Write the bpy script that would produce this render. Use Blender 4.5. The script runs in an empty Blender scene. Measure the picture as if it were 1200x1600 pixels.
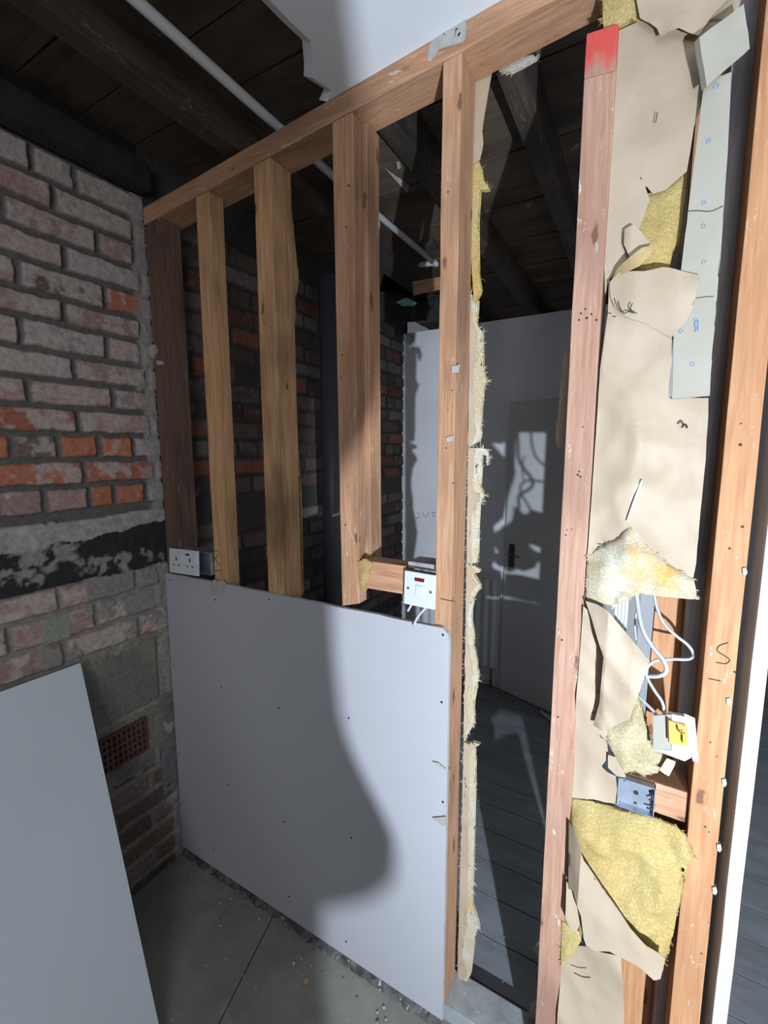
import bpy, bmesh, math, random
import numpy as np
from mathutils import Vector, Matrix, noise
random.seed(7)
sc = bpy.context.scene
COL = sc.collection
# ------------------------------------------------------------------ camera
FPX = 700.0
PITCH, YAW = math.radians(7.65), math.radians(29.8)
CAM = Vector((0.0, -1.0, 1.6))
FW = Vector((-math.sin(YAW)*math.cos(PITCH), math.cos(YAW)*math.cos(PITCH), -math.sin(PITCH)))
RT = Vector((math.cos(YAW), math.sin(YAW), 0.0))
UP = RT.cross(FW)
cd = bpy.data.cameras.new('camera'); cam = bpy.data.objects.new('camera', cd); COL.objects.link(cam)
cd.sensor_fit = 'VERTICAL'; cd.sensor_height = 36.0; cd.lens = FPX/1600*36.0; cd.clip_start = 0.02; cd.clip_end = 50
cam.matrix_world = Matrix(((RT.x, UP.x, -FW.x, CAM.x), (RT.y, UP.y, -FW.y, CAM.y), (RT.z, UP.z, -FW.z, CAM.z), (0, 0, 0, 1)))
sc.camera = cam
# ------------------------------------------------------------------ world, lights, exposure
sc.view_settings.view_transform = 'Standard'; sc.view_settings.look = 'None'
sc.view_settings.gamma = 1.0; sc.view_settings.use_curve_mapping = False
sc.view_settings.exposure = 0.0
w = bpy.data.worlds.new('world'); sc.world = w; w.use_nodes = True
w.node_tree.nodes['Background'].inputs[0].default_value = (0.66, 0.72, 0.80, 1)
w.node_tree.nodes['Background'].inputs[1].default_value = 0.14
def area(name, loc, target, size, power, color, shape='SQUARE', size_y=None):
    l = bpy.data.lights.new(name, 'AREA'); l.shape = shape; l.size = size; l.energy = power; l.color = color
    if size_y: l.shape = 'RECTANGLE'; l.size_y = size_y
    o = bpy.data.objects.new(name, l); COL.objects.link(o); o.location = loc
    o.rotation_euler = (Vector(target)-Vector(loc)).to_track_quat('-Z', 'Y').to_euler()
    return o
LAMP = (0.57, -1.45, 1.0)
area('work_lamp_light', LAMP, (-0.3, 1.0, 1.3), 0.022, 68.0, (0.74, 0.86, 1.0), 'DISK')
area('ambient_fill_light', (0.75, -2.7, 1.8), (-0.9, 0.0, 1.1), 1.1, 30.0, (0.88, 0.93, 1.0))  # added soft fill for the ambient level, no actual window there

# ------------------------------------------------------------------ helpers
def at(px, py, Y=0.0):
    """the point of the depth plane y = Y on the sight line of a photo point"""
    r = FW*FPX + RT*(px-600) + UP*(800-py)
    return CAM + r*((Y-CAM.y)/r.y)
def atz(px, py, Z=0.0):
    r = FW*FPX + RT*(px-600) + UP*(800-py)
    return CAM + r*((Z-CAM.z)/r.z)
WLOC = {}
def link(name, me, mats, parent=None, recenter=True):
    o = bpy.data.objects.new(name, me); COL.objects.link(o)
    for m in (mats if isinstance(mats, (list, tuple)) else [mats]): me.materials.append(m)
    c = Vector((0, 0, 0))
    if recenter and len(me.vertices):
        co = np.empty(len(me.vertices)*3); me.vertices.foreach_get('co', co); co = co.reshape(-1, 3)
        mn, mx = co.min(0), co.max(0)
        c = Vector(((mn[0]+mx[0])/2, (mn[1]+mx[1])/2, mn[2]))
        me.vertices.foreach_set('co', (co-np.array(c)).ravel())
    WLOC[o.name] = c
    if parent is not None:
        o.parent = parent; o.location = c-WLOC[parent.name]
    else: o.location = c
    return o
def obj(name, bm, mats, parent=None, smooth=False):
    bmesh.ops.recalc_face_normals(bm, faces=bm.faces)
    if smooth:
        for e in bm.edges:
            if len(e.link_faces) != 2 or e.calc_face_angle(3) > .7: e.smooth = False
    me = bpy.data.meshes.new(name); bm.to_mesh(me); bm.free()
    if smooth:
        for p in me.polygons: p.use_smooth = True
    return link(name, me, mats, parent)
def tag(o, label, cat, group=None, kind=None):
    o['label'] = label; o['category'] = cat
    if group: o['group'] = group
    if kind: o['kind'] = kind
    return o
def thing(name, label, cat, loc=(0, 0, 0), group=None):
    o = bpy.data.objects.new(name, None); COL.objects.link(o); o.location = loc; o.empty_display_size = .05
    WLOC[o.name] = Vector(loc)
    return tag(o, label, cat, group)
def struct(o): o['kind'] = 'structure'; return o
def box(bm, x0, x1, y0, y1, z0, z1, mat=0, M=None):
    vs = [bm.verts.new(Vector(p) if M is None else M @ Vector(p)) for p in
          ((x0,y0,z0),(x1,y0,z0),(x1,y1,z0),(x0,y1,z0),(x0,y0,z1),(x1,y0,z1),(x1,y1,z1),(x0,y1,z1))]
    for f in ((0,3,2,1),(4,5,6,7),(0,1,5,4),(1,2,6,5),(2,3,7,6),(3,0,4,7)):
        fc = bm.faces.new([vs[i] for i in f]); fc.material_index = mat
    return vs
def bevel(bm, w=.002, seg=2):
    es = [e for e in bm.edges if len(e.link_faces) == 2 and e.calc_face_angle(0) > .5]
    bmesh.ops.bevel(bm, geom=es, offset=w, segments=seg, affect='EDGES', profile=.6)
def bbox(x0, x1, y0, y1, z0, z1, bv=.002, M=None):
    bm = bmesh.new(); box(bm, x0, x1, y0, y1, z0, z1, M=M)
    if bv: bmesh.ops.recalc_face_normals(bm, faces=bm.faces); bevel(bm, bv)
    return bm
def tube(bm, pts, r, seg=10, mat=0, caps=True, taper=None):
    pts = [Vector(p) for p in pts]; rings = []
    n = len(pts); prev = None
    for i, p in enumerate(pts):
        t = (pts[min(i+1, n-1)]-pts[max(i-1, 0)]).normalized()
        if prev is None:
            a = Vector((0, 0, 1)) if abs(t.z) < .9 else Vector((1, 0, 0))
            u = t.cross(a).normalized()
        else: u = (prev - t*prev.dot(t)).normalized()
        prev = u; v = t.cross(u)
        rr = r if taper is None else r*taper[i]
        rings.append([bm.verts.new(p+u*rr*math.cos(k*2*math.pi/seg)+v*rr*math.sin(k*2*math.pi/seg)) for k in range(seg)])
    for a, b in zip(rings, rings[1:]):
        for k in range(seg):
            f = bm.faces.new((a[k], a[(k+1) % seg], b[(k+1) % seg], b[k])); f.material_index = mat; f.smooth = True
    if caps:
        bm.faces.new(rings[0][::-1]).material_index = mat; bm.faces.new(rings[-1]).material_index = mat
def spline(pts, n=8):
    P = [Vector(p) for p in pts]; P = [P[0]*2-P[1]]+P+[P[-1]*2-P[-2]]; out = []
    for i in range(1, len(P)-2):
        for k in range(n):
            t = k/n; a, b, c, d = P[i-1], P[i], P[i+1], P[i+2]
            out.append(.5*((2*b)+(c-a)*t+(2*a-5*b+4*c-d)*t*t+(3*b-a-3*c+d)*t**3))
    return out+[P[-2]]
def disc(bm, c, n, r, depth, seg=16, mat=0):
    c = Vector(c); n = Vector(n).normalized()
    tube(bm, [c, c+n*depth], r, seg, mat)

# ------------------------------------------------------------------ materials
class NT:
    def __init__(s, name):
        s.m = bpy.data.materials.new(name); s.m.use_nodes = True; s.t = s.m.node_tree; s.n = s.t.nodes
        s.b = s.n['Principled BSDF']; s.b.inputs['Roughness'].default_value = .8
    def new(s, ty, **kw):
        n = s.n.new(ty)
        for k, v in kw.items():
            if k in n.inputs: n.inputs[k].default_value = v
            else: setattr(n, k, v)
        return n
    def l(s, a, b): s.t.links.new(a, b)
    def coords(s, scale=(1, 1, 1), rand=True):
        tc = s.new('ShaderNodeTexCoord'); mp = s.new('ShaderNodeMapping'); mp.inputs['Scale'].default_value = scale
        s.l(tc.outputs['Object'], mp.inputs['Vector'])
        if rand:
            oi = s.new('ShaderNodeObjectInfo'); mu = s.new('ShaderNodeMath', operation='MULTIPLY'); mu.inputs[1].default_value = 37.0
            s.l(oi.outputs['Random'], mu.inputs[0]); cb = s.new('ShaderNodeCombineXYZ')
            for i in range(3): s.l(mu.outputs[0], cb.inputs[i])
            s.l(cb.outputs[0], mp.inputs['Location'])
        return mp.outputs[0]
    def noise(s, vec, scale, detail=4, rough=.55, dist=0):
        n = s.new('ShaderNodeTexNoise'); n.inputs['Scale'].default_value = scale; n.inputs['Detail'].default_value = detail
        n.inputs['Roughness'].default_value = rough; n.inputs['Distortion'].default_value = dist
        s.l(vec, n.inputs['Vector']); return n.outputs['Fac']
    def ramp(s, fac, stops):
        r = s.new('ShaderNodeValToRGB'); e = r.color_ramp.elements
        while len(e) < len(stops): e.new(.5)
        for el, (p, c) in zip(e, stops):
            el.position = p; el.color = (c, c, c, 1) if isinstance(c, (int, float)) else (*c, 1)
        s.l(fac, r.inputs[0]); return r.outputs[0]
    def mix(s, fac, a, b, mode='MIX'):
        m = s.new('ShaderNodeMix', data_type='RGBA', blend_type=mode)
        for v, i in ((fac, 0), (a, 6), (b, 7)):
            if isinstance(v, (int, float)): m.inputs[i].default_value = v
            elif isinstance(v, tuple): m.inputs[i].default_value = (*v, 1)
            else: s.l(v, m.inputs[i])
        return m.outputs[2]
    def col(s, c):
        if isinstance(c, tuple): s.b.inputs['Base Color'].default_value = (*c, 1)
        else: s.l(c, s.b.inputs['Base Color'])
    def bump(s, h, strength=.3, dist=.002):
        b = s.new('ShaderNodeBump'); b.inputs['Strength'].default_value = strength; b.inputs['Distance'].default_value = dist
        s.l(h, b.inputs['Height']); s.l(b.outputs[0], s.b.inputs['Normal'])
def wood(name, base, dark, axis='z', fleck=.5, knots=True, stain=(.10, .055, .03), stain_amt=.5):
    t = NT(name); k = {'z': (1, 1, .06), 'x': (.06, 1, 1), 'y': (1, .06, 1)}[axis]
    k2 = {'z': (1, 1, .35), 'x': (.35, 1, 1), 'y': (1, .35, 1)}[axis]
    v = t.coords(k); v2 = t.coords(k2); v3 = t.coords((1, 1, 1))
    g = t.noise(v, 110, 5, .6, .6)
    c = t.mix(t.ramp(g, [(.35, 0), (.68, 1)]), base, dark)
    big = t.noise(v2, 7, 3)
    c = t.mix(t.ramp(big, [(.48, 0), (.70, stain_amt)]), c, stain)
    if knots:
        vo = t.new('ShaderNodeTexVoronoi'); vo.inputs['Scale'].default_value = 15
        dn = t.new('ShaderNodeTexNoise'); dn.inputs['Scale'].default_value = 40; t.l(v3, dn.inputs['Vector'])
        md = t.new('ShaderNodeMix', data_type='VECTOR'); md.inputs[0].default_value = .012; t.l(v2, md.inputs[4]); t.l(dn.outputs['Color'], md.inputs[5]); t.l(md.outputs[1], vo.inputs['Vector'])
        c = t.mix(t.ramp(vo.outputs['Distance'], [(0.12, .55), (.26, 0)]), c, dark)
        c = t.mix(t.ramp(vo.outputs['Distance'], [(0.09, .85), (.125, 0)]), c, (.13, .055, .025))
    if fleck:
        f = t.noise(v2, 60, 4, .75); f2 = t.noise(v3, 7, 2)
        m = t.new('ShaderNodeMath', operation='MULTIPLY')
        t.l(t.ramp(f, [(.60, 0), (.66, 1)]), m.inputs[0]); t.l(t.ramp(f2, [(.45, 0), (.62, fleck)]), m.inputs[1])
        c = t.mix(m.outputs[0], c, (.56, .53, .50))
    t.col(c); t.b.inputs['Roughness'].default_value = .75; t.bump(g, .25, .0015)
    return t.m
PINE = dict(base=(.51, .285, .165), dark=(.37, .175, .085))
M = {}
for ax in 'xyz':
    M['pine_'+ax] = wood('pine_'+ax, axis=ax, **PINE)
M['pine_worn'] = wood('pine_worn', (.62, .36, .18), (.42, .21, .09), 'z', .2, True, (.12, .07, .03), .8)
M['pine_pink'] = wood('pine_pink', (.46, .27, .19), (.345, .17, .105), 'z', .9, True, (.22, .12, .09), .6)
M['pine_orange'] = wood('pine_orange', (.50, .255, .12), (.37, .16, .07), 'z', .7, True, (.3, .15, .07), .5)
M['oldwood'] = wood('oldwood', (.17, .09, .06), (.09, .05, .035), 'z', .4, False, (.02, .015, .012), .8)
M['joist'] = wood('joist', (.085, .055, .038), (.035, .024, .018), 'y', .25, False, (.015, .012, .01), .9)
M['greywood'] = wood('greywood', (.46, .43, .43), (.33, .31, .31), 'z', .5, False, (.03, .03, .03), .7)
def plain(name, c, rough=.7, metal=0, var=.12, scale=6, bump=0, speck=None):
    t = NT(name); v = t.coords()
    n = t.noise(v, scale, 4)
    cc = t.mix(t.ramp(n, [(.3, 0), (.7, 1)]), c, tuple(x*(1-var) for x in c))
    if speck:
        f = t.noise(v, speck[0], 3, .7); cc = t.mix(t.ramp(f, [(speck[1], 0), (speck[1]+.05, 1)]), cc, speck[2])
    t.col(cc); t.b.inputs['Roughness'].default_value = rough; t.b.inputs['Metallic'].default_value = metal
    if bump: t.bump(t.noise(v, scale*6, 4), bump, .002)
    return t.m
M['pboard'] = plain('plasterboard', (.41, .40, .42), .75, var=.05, scale=3, speck=(14, .74, (.45, .45, .47)))
M['pboard_pale'] = plain('plasterboard_pale', (.60, .64, .68), .75, var=.05, scale=3)
M['pboard_core'] = plain('gypsum', (.50, .49, .46), .9, var=.2, scale=30, bump=.3)
M['ceilpaint'] = plain('ceiling_paint', (.72, .74, .78), .8, var=.06, scale=3)
M['strip'] = plain('strip_board', (.385, .35, .285), .8, var=.16, scale=8)
M['wallpaint'] = plain('back_wall_paint', (.86, .86, .88), .8, var=.12, scale=3, speck=(9, .70, (.66, .66, .67)))
M['doorpaint'] = plain('door_paint', (.72, .72, .70), .6, var=.08, scale=3)
M['white'] = plain('white_plastic', (.58, .58, .60), .3, var=.02)
M['whitepaint'] = plain('white_gloss_paint', (.50, .52, .54), .4, var=.10, scale=14, speck=(22, .70, (.35, .36, .36)))
M['conduit'] = plain('conduit_plastic', (.56, .56, .56), .4, var=.1)
M['cable'] = plain('grey_cable', (.42, .43, .44), .45, var=.05)
M['black'] = plain('black', (.012, .012, .012), .6)
M['red'] = plain('red_neon', (.20, .01, .015), .2)
M['orange'] = plain('orange_plastic', (.95, .42, .06), .4, var=.03)
M['beige'] = plain('beige_plastic', (.42, .40, .34), .5, var=.05)
M['galv'] = plain('galvanised_steel', (.50, .56, .66), .35, .7, var=.35, scale=25)
M['dull'] = plain('dull_metal', (.25, .25, .25), .4, .8)
M['marks'] = plain('pencil', (.05, .035, .03), .8)
M['blue'] = plain('blue_stamp', (.22, .33, .47), .8)
M['redpaint'] = wood('red_spray', (.46, .27, .19), (.345, .17, .105), 'z', .9, False, (.22, .12, .09), .6)
t = NT.__new__(NT); t.m = M['redpaint']; t.t = t.m.node_tree; t.n = t.t.nodes; t.b = t.n['Principled BSDF']
v = t.coords(rand=False); sp = t.new('ShaderNodeSeparateXYZ'); t.l(v, sp.inputs[0])
ad = t.new('ShaderNodeMath', operation='MULTIPLY_ADD'); ad.inputs[1].default_value = 10.0; t.l(sp.outputs[2], ad.inputs[0]); t.l(t.noise(v, 30, 4), ad.inputs[2])
t.col(t.mix(t.ramp(ad.outputs[0], [(.55, 0), (.95, .9)]), t.b.inputs['Base Color'].links[0].from_socket, (.56, .045, .035)))
M['terracotta'] = plain('terracotta', (.13, .060, .05), .9, var=.4, scale=25, bump=.4)
M['pipe'] = plain('grey_pipe', (.12, .125, .14), .4, var=.2)
M['rubble'] = plain('rubble', (.30, .29, .27), .95, var=.6, scale=30, bump=.5)
M['chip'] = plain('plaster_crumb', (.43, .41, .37), .9, var=.25, scale=40)
M['boards_up'] = wood('floor_underside', (.14, .098, .062), (.09, .06, .038), 'x', 0, False, (.03, .02, .015), .8)
M['debris'] = plain('black_debris_and_void', (.03, .028, .026), .95, var=.6, scale=20)  # near-black for debris, and for painted-in darkness of unlit space
M['teal'] = plain('teal', (.25, .48, .48), .7)
M['cloth'] = plain('dark_jacket', (.05, .05, .06), .9)
M['skin'] = plain('skin', (.45, .27, .2), .6)
# kraft paper
t = NT('kraft_paper'); v = t.coords(); n = t.noise(v, 5, 4); f = t.noise(v, 120, 3, .7)
c = t.mix(t.ramp(n, [(.35, 0), (.7, 1)]), (.43, .335, .24), (.36, .275, .185))
c = t.mix(t.ramp(f, [(.68, 0), (.76, .35)]), c, (.34, .26, .17)); t.col(c)
t.b.inputs['Roughness'].default_value = .6; t.bump(t.noise(v, 14, 3, .5, .6), .38, .007); M['paper'] = t.m
t = NT('kraft_paper_back'); v = t.coords(); n = t.noise(v, 18, 4)
t.col(t.mix(t.ramp(n, [(.3, 0), (.7, 1)]), (.50, .36, .16), (.30, .20, .10))); M['paperback'] = t.m
# glass wool
def wool(name, a, b, c3, sc_=12):
    t = NT(name); v = t.coords(); n = t.noise(v, sc_, 5, .6, .5); n2 = t.noise(v, sc_*.7, 3); f = t.noise(v, 160, 4, .8, 1.5)
    c = t.mix(t.ramp(n, [(.38, 0), (.62, 1)]), a, b); c = t.mix(t.ramp(n2, [(.58, 0), (.70, .9)]), c, c3)
    t.col(c); t.b.inputs['Roughness'].default_value = 1
    ad = t.new('ShaderNodeMath', operation='ADD'); t.l(n, ad.inputs[0]); t.l(f, ad.inputs[1]); t.bump(ad.outputs[0], .8, .008)
    return t.m
M['wool_yellow'] = wool('glass_wool_yellow', (.63, .475, .19), (.60, .42, .14), (.68, .38, .06), 9)
M['wool_white'] = wool('glass_wool_pale', (.70, .645, .52), (.68, .55, .34), (.80, .48, .14), 11)
M['wool_dirty'] = wool('glass_wool_dirty', (.62, .52, .32), (.52, .42, .23), (.36, .27, .14), 20)
M['wool_brown'] = wool('glass_wool_brown', (.60, .40, .17), (.50, .31, .12), (.62, .45, .22), 22)
# front floor
t = NT('cement_floor'); v = t.coords(rand=False); n = t.noise(v, 2.2, 6, .65); n2 = t.noise(v, 40, 3, .7); n3 = t.noise(v, 9, 4)
c = t.mix(t.ramp(n, [(.35, 0), (.65, 1)]), (.27, .26, .215), (.15, .143, .12))
c = t.mix(t.ramp(n3, [(.58, 0), (.75, .7)]), c, (.28, .27, .25)); c = t.mix(t.ramp(n2, [(.68, 0), (.74, .8)]), c, (.42, .41, .39)); t.col(c); t.bump(n2, .3, .003); M['floor'] = t.m
# dark board floor
t = NT('dark_floorboards'); v = t.coords((.25, 1, 1), False); n = t.noise(v, 14, 5, .6); v3 = t.coords(rand=False)
c = t.mix(t.ramp(n, [(.3, 0), (.7, 1)]), (.28, .295, .305), (.17, .18, .19))
c = t.mix(t.ramp(t.noise(v3, 45, 2, .7), [(.72, 0), (.76, .8)]), c, (.35, .37, .38)); t.col(c); t.b.inputs['Roughness'].default_value = .5; t.bump(n, .2, .002); M['floorboards'] = t.m
# brick
t = NT('brick_wall'); at_ = t.new('ShaderNodeAttribute'); at_.attribute_name = 'bcol'; v = t.coords(rand=False)
n = t.noise(v, 60, 5, .7); n2 = t.noise(v, 170, 3, .7)
mul = t.ramp(n, [(.25, .62), (.75, 1.3)]); c = t.mix(1.0, at_.outputs['Color'], mul, 'MULTIPLY')
c = t.mix(t.ramp(n2, [(.68, 0), (.75, .5)]), c, (.42, .40, .38)); t.col(c); t.b.inputs['Roughness'].default_value = .9; t.bump(n, .5, .004); M['brick'] = t.m

# ------------------------------------------------------------------ structure: brick wall as relief
def vnoise(y, z, scale, seed):
    rs = np.random.RandomState(seed); g = rs.rand(256, 256)
    a = y*scale+1000.3; b = z*scale+1000.7; i = np.floor(a).astype(int); j = np.floor(b).astype(int)
    fa = a-i; fb = b-j; fa = fa*fa*(3-2*fa); fb = fb*fb*(3-2*fb); i %= 256; j %= 256; i2 = (i+1) % 256; j2 = (j+1) % 256
    return (g[i, j]*(1-fa)+g[i2, j]*fa)*(1-fb)+(g[i, j2]*(1-fa)+g[i2, j2]*fa)*fb
def fbm(y, z, s, seed, o=4):
    r = 0; am = .5; tot = 0
    for k in range(o): r = r+am*vnoise(y, z, s*2**k, seed+k); tot += am; am *= .55
    return r/tot
ZB = [2.44, 2.357, 2.281, 2.203, 2.124, 2.043, 1.971, 1.887, 1.809, 1.731, 1.653, 1.576, 1.498, 1.417]
JO = [[-.313, -.202], [-.267], [-.392, -.151], [-.254], [-.374, -.144], [-.265], [-.381, -.149], [-.253], [-.376, -.141], [-.255],
      [-.429, -.315, -.199, -.087], [-.25], [-.364, -.24, -.162, -.052]]
RED = (.40, .14, .085); PNK = (.36, .235, .21); GRY = (.36, .325, .30); DRK = (.17, .12, .105); ORG = (.46, .17, .08)
BC = {0: [(GRY, .6)]*6, 1: [(PNK, .6), (PNK, .75)], 2: [(PNK, .6)]*3, 3: [(RED, .7), (GRY, .6)], 4: [(PNK, .5), (DRK, .6), (RED, .6)],
      5: [(PNK, .7), (PNK, .55)], 6: [(PNK, .8), (GRY, .8), (RED, .7)], 7: [(GRY, .85), (PNK, .7)], 8: [(PNK, .5), (RED, .75), (PNK, .7)],
      9: [(RED, .62), (PNK, .6)], 10: [(ORG, .1), (DRK, .5), (ORG, .25), (ORG, .45), (GRY, .6)], 11: [(RED, .55), (RED, .45)],
      12: [(PNK, .4), (PNK, .3), (ORG, .4), (RED, .3), (GRY, .6)]}
LOW = [1.20, 1.118, 1.03, .945, .69, .51, .432, .355, .278, .2, .122, .045, -.03]
def sc_col(rnd, pal, a, b):
    k = rnd.uniform(a, b); return tuple(x*k for x in rnd.choice(pal))
def brick_wall(name, y0, y1, z0, z1, step, darker):  # last flag lowers the brick, mortar and whitewash tones
    ys = np.arange(y0, y1+1e-6, step); zs = np.arange(z0, z1+1e-6, step); Y, Z = np.meshgrid(ys, zs)
    wy = Y+(fbm(Y, Z, 25, 3)-.5)*.012; wz = Z+(fbm(Y, Z, 22, 9)-.5)*.012
    H = np.zeros_like(Y); C = np.zeros(Y.shape+(3,))
    C[:] = (.12, .11, .10) if not darker else (.06, .055, .052)
    low = Z < 1.2; C[low] = (.24, .22, .19)
    if darker: C[low] = (.05, .045, .042)
    rnd = random.Random(5)
    blot = fbm(Y, Z, 38, 21, 5); blot2 = fbm(Y, Z, 13, 31, 4)
    def brick(ya, yb, zb, zt, col, white, mt=.0065):
        d = np.minimum(np.minimum(wy-ya, yb-wy), np.minimum(wz-zb, zt-wz))-mt
        m = np.clip(d/.006, 0, 1); sel = m > 0
        h = .011*(1-(1-m)**2)+.005*(blot-.5)+rnd.uniform(-.003, .003)
        H[sel] = h[sel]
        wm = np.clip((blot*.6+blot2*.4-(.74-.52*white))/.10, 0, 1)*.85
        cc = np.array(col)*rnd.uniform(.8, 1.15)
        wc = np.array((.46, .39, .355) if not darker else (.15, .13, .125))
        full = cc*(1-wm[..., None])+wc*wm[..., None]
        C[sel] = (C[sel]*(1-m[..., None][sel])+full[sel]*m[..., None][sel])
    def row(zt, zb, joints, cols, edge=.0065):
        js = [-10.0]+joints+[10.0]
        for a, b, c in zip(js, js[1:], cols): brick(a, b, zb, zt, c[0], c[1], edge)
    palette = [(RED, .3), (PNK, .4), (DRK, .3), (GRY, .5), (ORG, .1), (PNK, .6), (RED, .6)]
    for r in range(13):
        zt, zb = ZB[r], ZB[r+1]
        jf = sorted(JO[r]); cols = list(BC[r]); ex = []
        s = jf[0]; n = 0
        while s > y0-.3: s -= (.115 if r in (10, 12) else .235); ex.append(s)
        ex = ex[::-1]; ecols = [rnd.choice(palette) for _ in ex]
        s = jf[-1]; back = []
        while s < y1+.3: s += (.115 if r % 4 == 2 else .235); back.append(s)
        if darker:
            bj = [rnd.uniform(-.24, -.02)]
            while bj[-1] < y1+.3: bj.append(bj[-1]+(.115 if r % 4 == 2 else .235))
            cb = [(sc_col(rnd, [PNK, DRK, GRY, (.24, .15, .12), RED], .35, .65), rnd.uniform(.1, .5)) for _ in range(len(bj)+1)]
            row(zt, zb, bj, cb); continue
        js = ex+jf+back; cl = ecols+cols[:len(jf)+1]
        while len(cl) < len(js)+1: cl.append(rnd.choice(palette))
        row(zt, zb, js, cl)
    rows = list(zip(LOW, LOW[1:])) if not darker else [(1.32-.077*i, 1.32-.077*(i+1)) for i in range(18)]
    for i, (zt, zb) in enumerate(rows):
        if not darker and i in (3, 4): continue
        js = [y0-.2+.1*(i % 2)]
        while js[-1] < y1+.3: js.append(js[-1]+.235)
        if darker: cl = [(sc_col(rnd, [PNK, DRK, GRY, DRK], .3, .6), .2) for _ in range(len(js)+1)]
        elif i < 3: cl = [(rnd.choice([PNK, RED, PNK, ORG]), rnd.uniform(.3, .8)) for _ in range(len(js)+1)]
        else: cl = [(tuple(x*.62 for x in rnd.choice([PNK, DRK, PNK, (.25, .16, .11)])), rnd.uniform(.05, .3)) for _ in range(len(js)+1)]
        row(zt, zb, js, cl)
    if not darker:
        # plaster smears over the courses under the tar band
        sm = np.clip((fbm(Y, Z, 9, 77, 5)-.50)/.05, 0, 1)*((Z < 1.21) & (Z > .40))*.9
        C[:] = C*(1-sm[..., None])+np.array((.25, .235, .205))*sm[..., None]; H += sm*.006
        # smooth mortar parging along the corner
        cm = np.clip((Y+.045+(fbm(Y, Z, 20, 55)-.5)*.06)/.012, 0, 1)*(Y < .01)
        C[:] = C*(1-cm[..., None]*.8)+np.array((.34, .315, .295))*cm[..., None]*.8; H = H*(1-.6*cm)+.006*cm
        # cement band
        top = 1.412+(fbm(Y, Z*0, 12, 8)-.5)*.02; bt = 1.318+.035*np.clip((Y+.45)/.45, 0, 1)+(fbm(Y, Z*0, 18, 14)-.5)*.03
        m = ((Z < top-.018) & (Z > bt)).astype(float); C[m > 0] = (np.array((.36, .345, .31))*(.75+.5*blot[..., None]))[m > 0]; H[m > 0] = .014+.004*blot[m > 0]
        # tar band with scuffs of plaster
        m = (Z <= bt) & (Z > 1.197+(fbm(Y, Z*0, 16, 18)-.5)*.02)
        sc2 = np.clip((fbm(Y, Z, 14, 91, 5)-.575-.10*np.clip((Y+.25)/.25, -.6, .4)*1.0)/.06, 0, 1)
        tc = np.array((.018, .020, .019))*(1-sc2[..., None])+np.array((.26, .25, .22))*sc2[..., None]
        C[m] = tc[m]; H[m] = (.010+.010*blot)[m]
        # mortar patch left of the first course, cement block, grey patches at the corner below
        m = (Y > -.80+.0) & (Y > -.344-.006) & (Y < -.062) & (Z < .925+.03*(fbm(Y, Z, 20, 5)-.5)) & (Z > .695)
        g = np.clip((fbm(Y, Z, 7, 44)-.42)/.2, 0, 1)[..., None]
        C[m] = (np.array((.165, .165, .14))*(1-g)+np.array((.24, .225, .165))*g)[m]; H[m] = .013
        m = (Y < -.395) & (Y > -.47) & (Z > 1.04) & (Z < 1.17); 
        m = (Y > -.40) & (Y < -.33) & (Z > 1.03) & (Z < 1.11); C[m] = (.27, .28, .23); H[m] = .012
        m = (Y > -.075) & (Z < .70) & (Z > .2) & (blot2 > .35); C[m] = (np.array((.16, .16, .16))*(.7+.7*blot[..., None]))[m]; H[m] = .008
        m = (Y > -.33) & (Y < -.09) & (Z < .53) & (Z > .455); C[m] = (np.array((.16, .16, .16))*(.7+.6*blot[..., None]))[m]; H[m] = .008
        m = (Y > -.34) & (Y < -.05) & (Z < .68) & (Z > .51) & (H < .0125); C[m] = (.20, .19, .15); H[m] = .009
        # dirt towards the floor line: loose rubble skirt
    H += .0015*(fbm(Y, Z, 90, 60, 3)-.5)
    V = np.stack([-1.512+H, Y, Z], -1).reshape(-1, 3)
    nz, ny = Y.shape; idx = np.arange(nz*ny).reshape(nz, ny)
    F = np.stack([idx[:-1, :-1], idx[:-1, 1:], idx[1:, 1:], idx[1:, :-1]], -1).reshape(-1, 4)
    me = bpy.data.meshes.new(name); me.from_pydata(V.tolist(), [], F.tolist())
    ca = me.color_attributes.new('bcol', 'FLOAT_COLOR', 'POINT')
    ca.data.foreach_set('color', np.concatenate([C.reshape(-1, 3), np.ones((C.size//3, 1))], 1).astype(np.float32).ravel())
    for p in me.polygons: p.use_smooth = True
    o = bpy.data.objects.new(name, me); COL.objects.link(o); me.materials.append(M['brick']); struct(o); return o
brick_wall('wall_left', -.62, .012, 0, 2.44, .004, False)
brick_wall('wall_left_back', .0, 1.9, 0, 2.62, .009, True)
struct(obj('wall_left_front', bbox(-1.58, -1.50, -2.6, -.615, 0, 2.64, 0), M['debris']))
struct(obj('wall_left_core', bbox(-1.60, -1.514, -.62, 1.98, 0, 2.64, 0), M['debris']))
# floors
struct(obj('floor', bbox(-1.6, 2.4, -2.6, .045, -.06, 0, 0), M['floor']))
bm = bmesh.new(); yy = .012
while yy < 3.4:
    box(bm, -1.6, 2.4, yy+.002, yy+.137, -.04, .001); yy += .1395
bevel(bm, .0015, 1); struct(obj('floor_boards_back', bm, M['floorboards']))
struct(obj('floor_base_back', bbox(-1.6, 2.4, .045, 3.5, -.08, -.03, 0), M['debris']))
bm = bmesh.new()
for a, b in (((430, 1425), (393, 1495)), ((655, 1600), (600, 1660)), ((470, 1500), (400, 1470))):
    p, q = atz(*a), atz(*b); q = p+(q-p)*1.0; d = (q-p).normalized(); s = Vector((-d.y, d.x, 0))*.0025
    vs = [bm.verts.new(v+Vector((0, 0, .0012))) for v in (p-s, p+s, q+s, q-s)]; bm.faces.new(vs)
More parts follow.
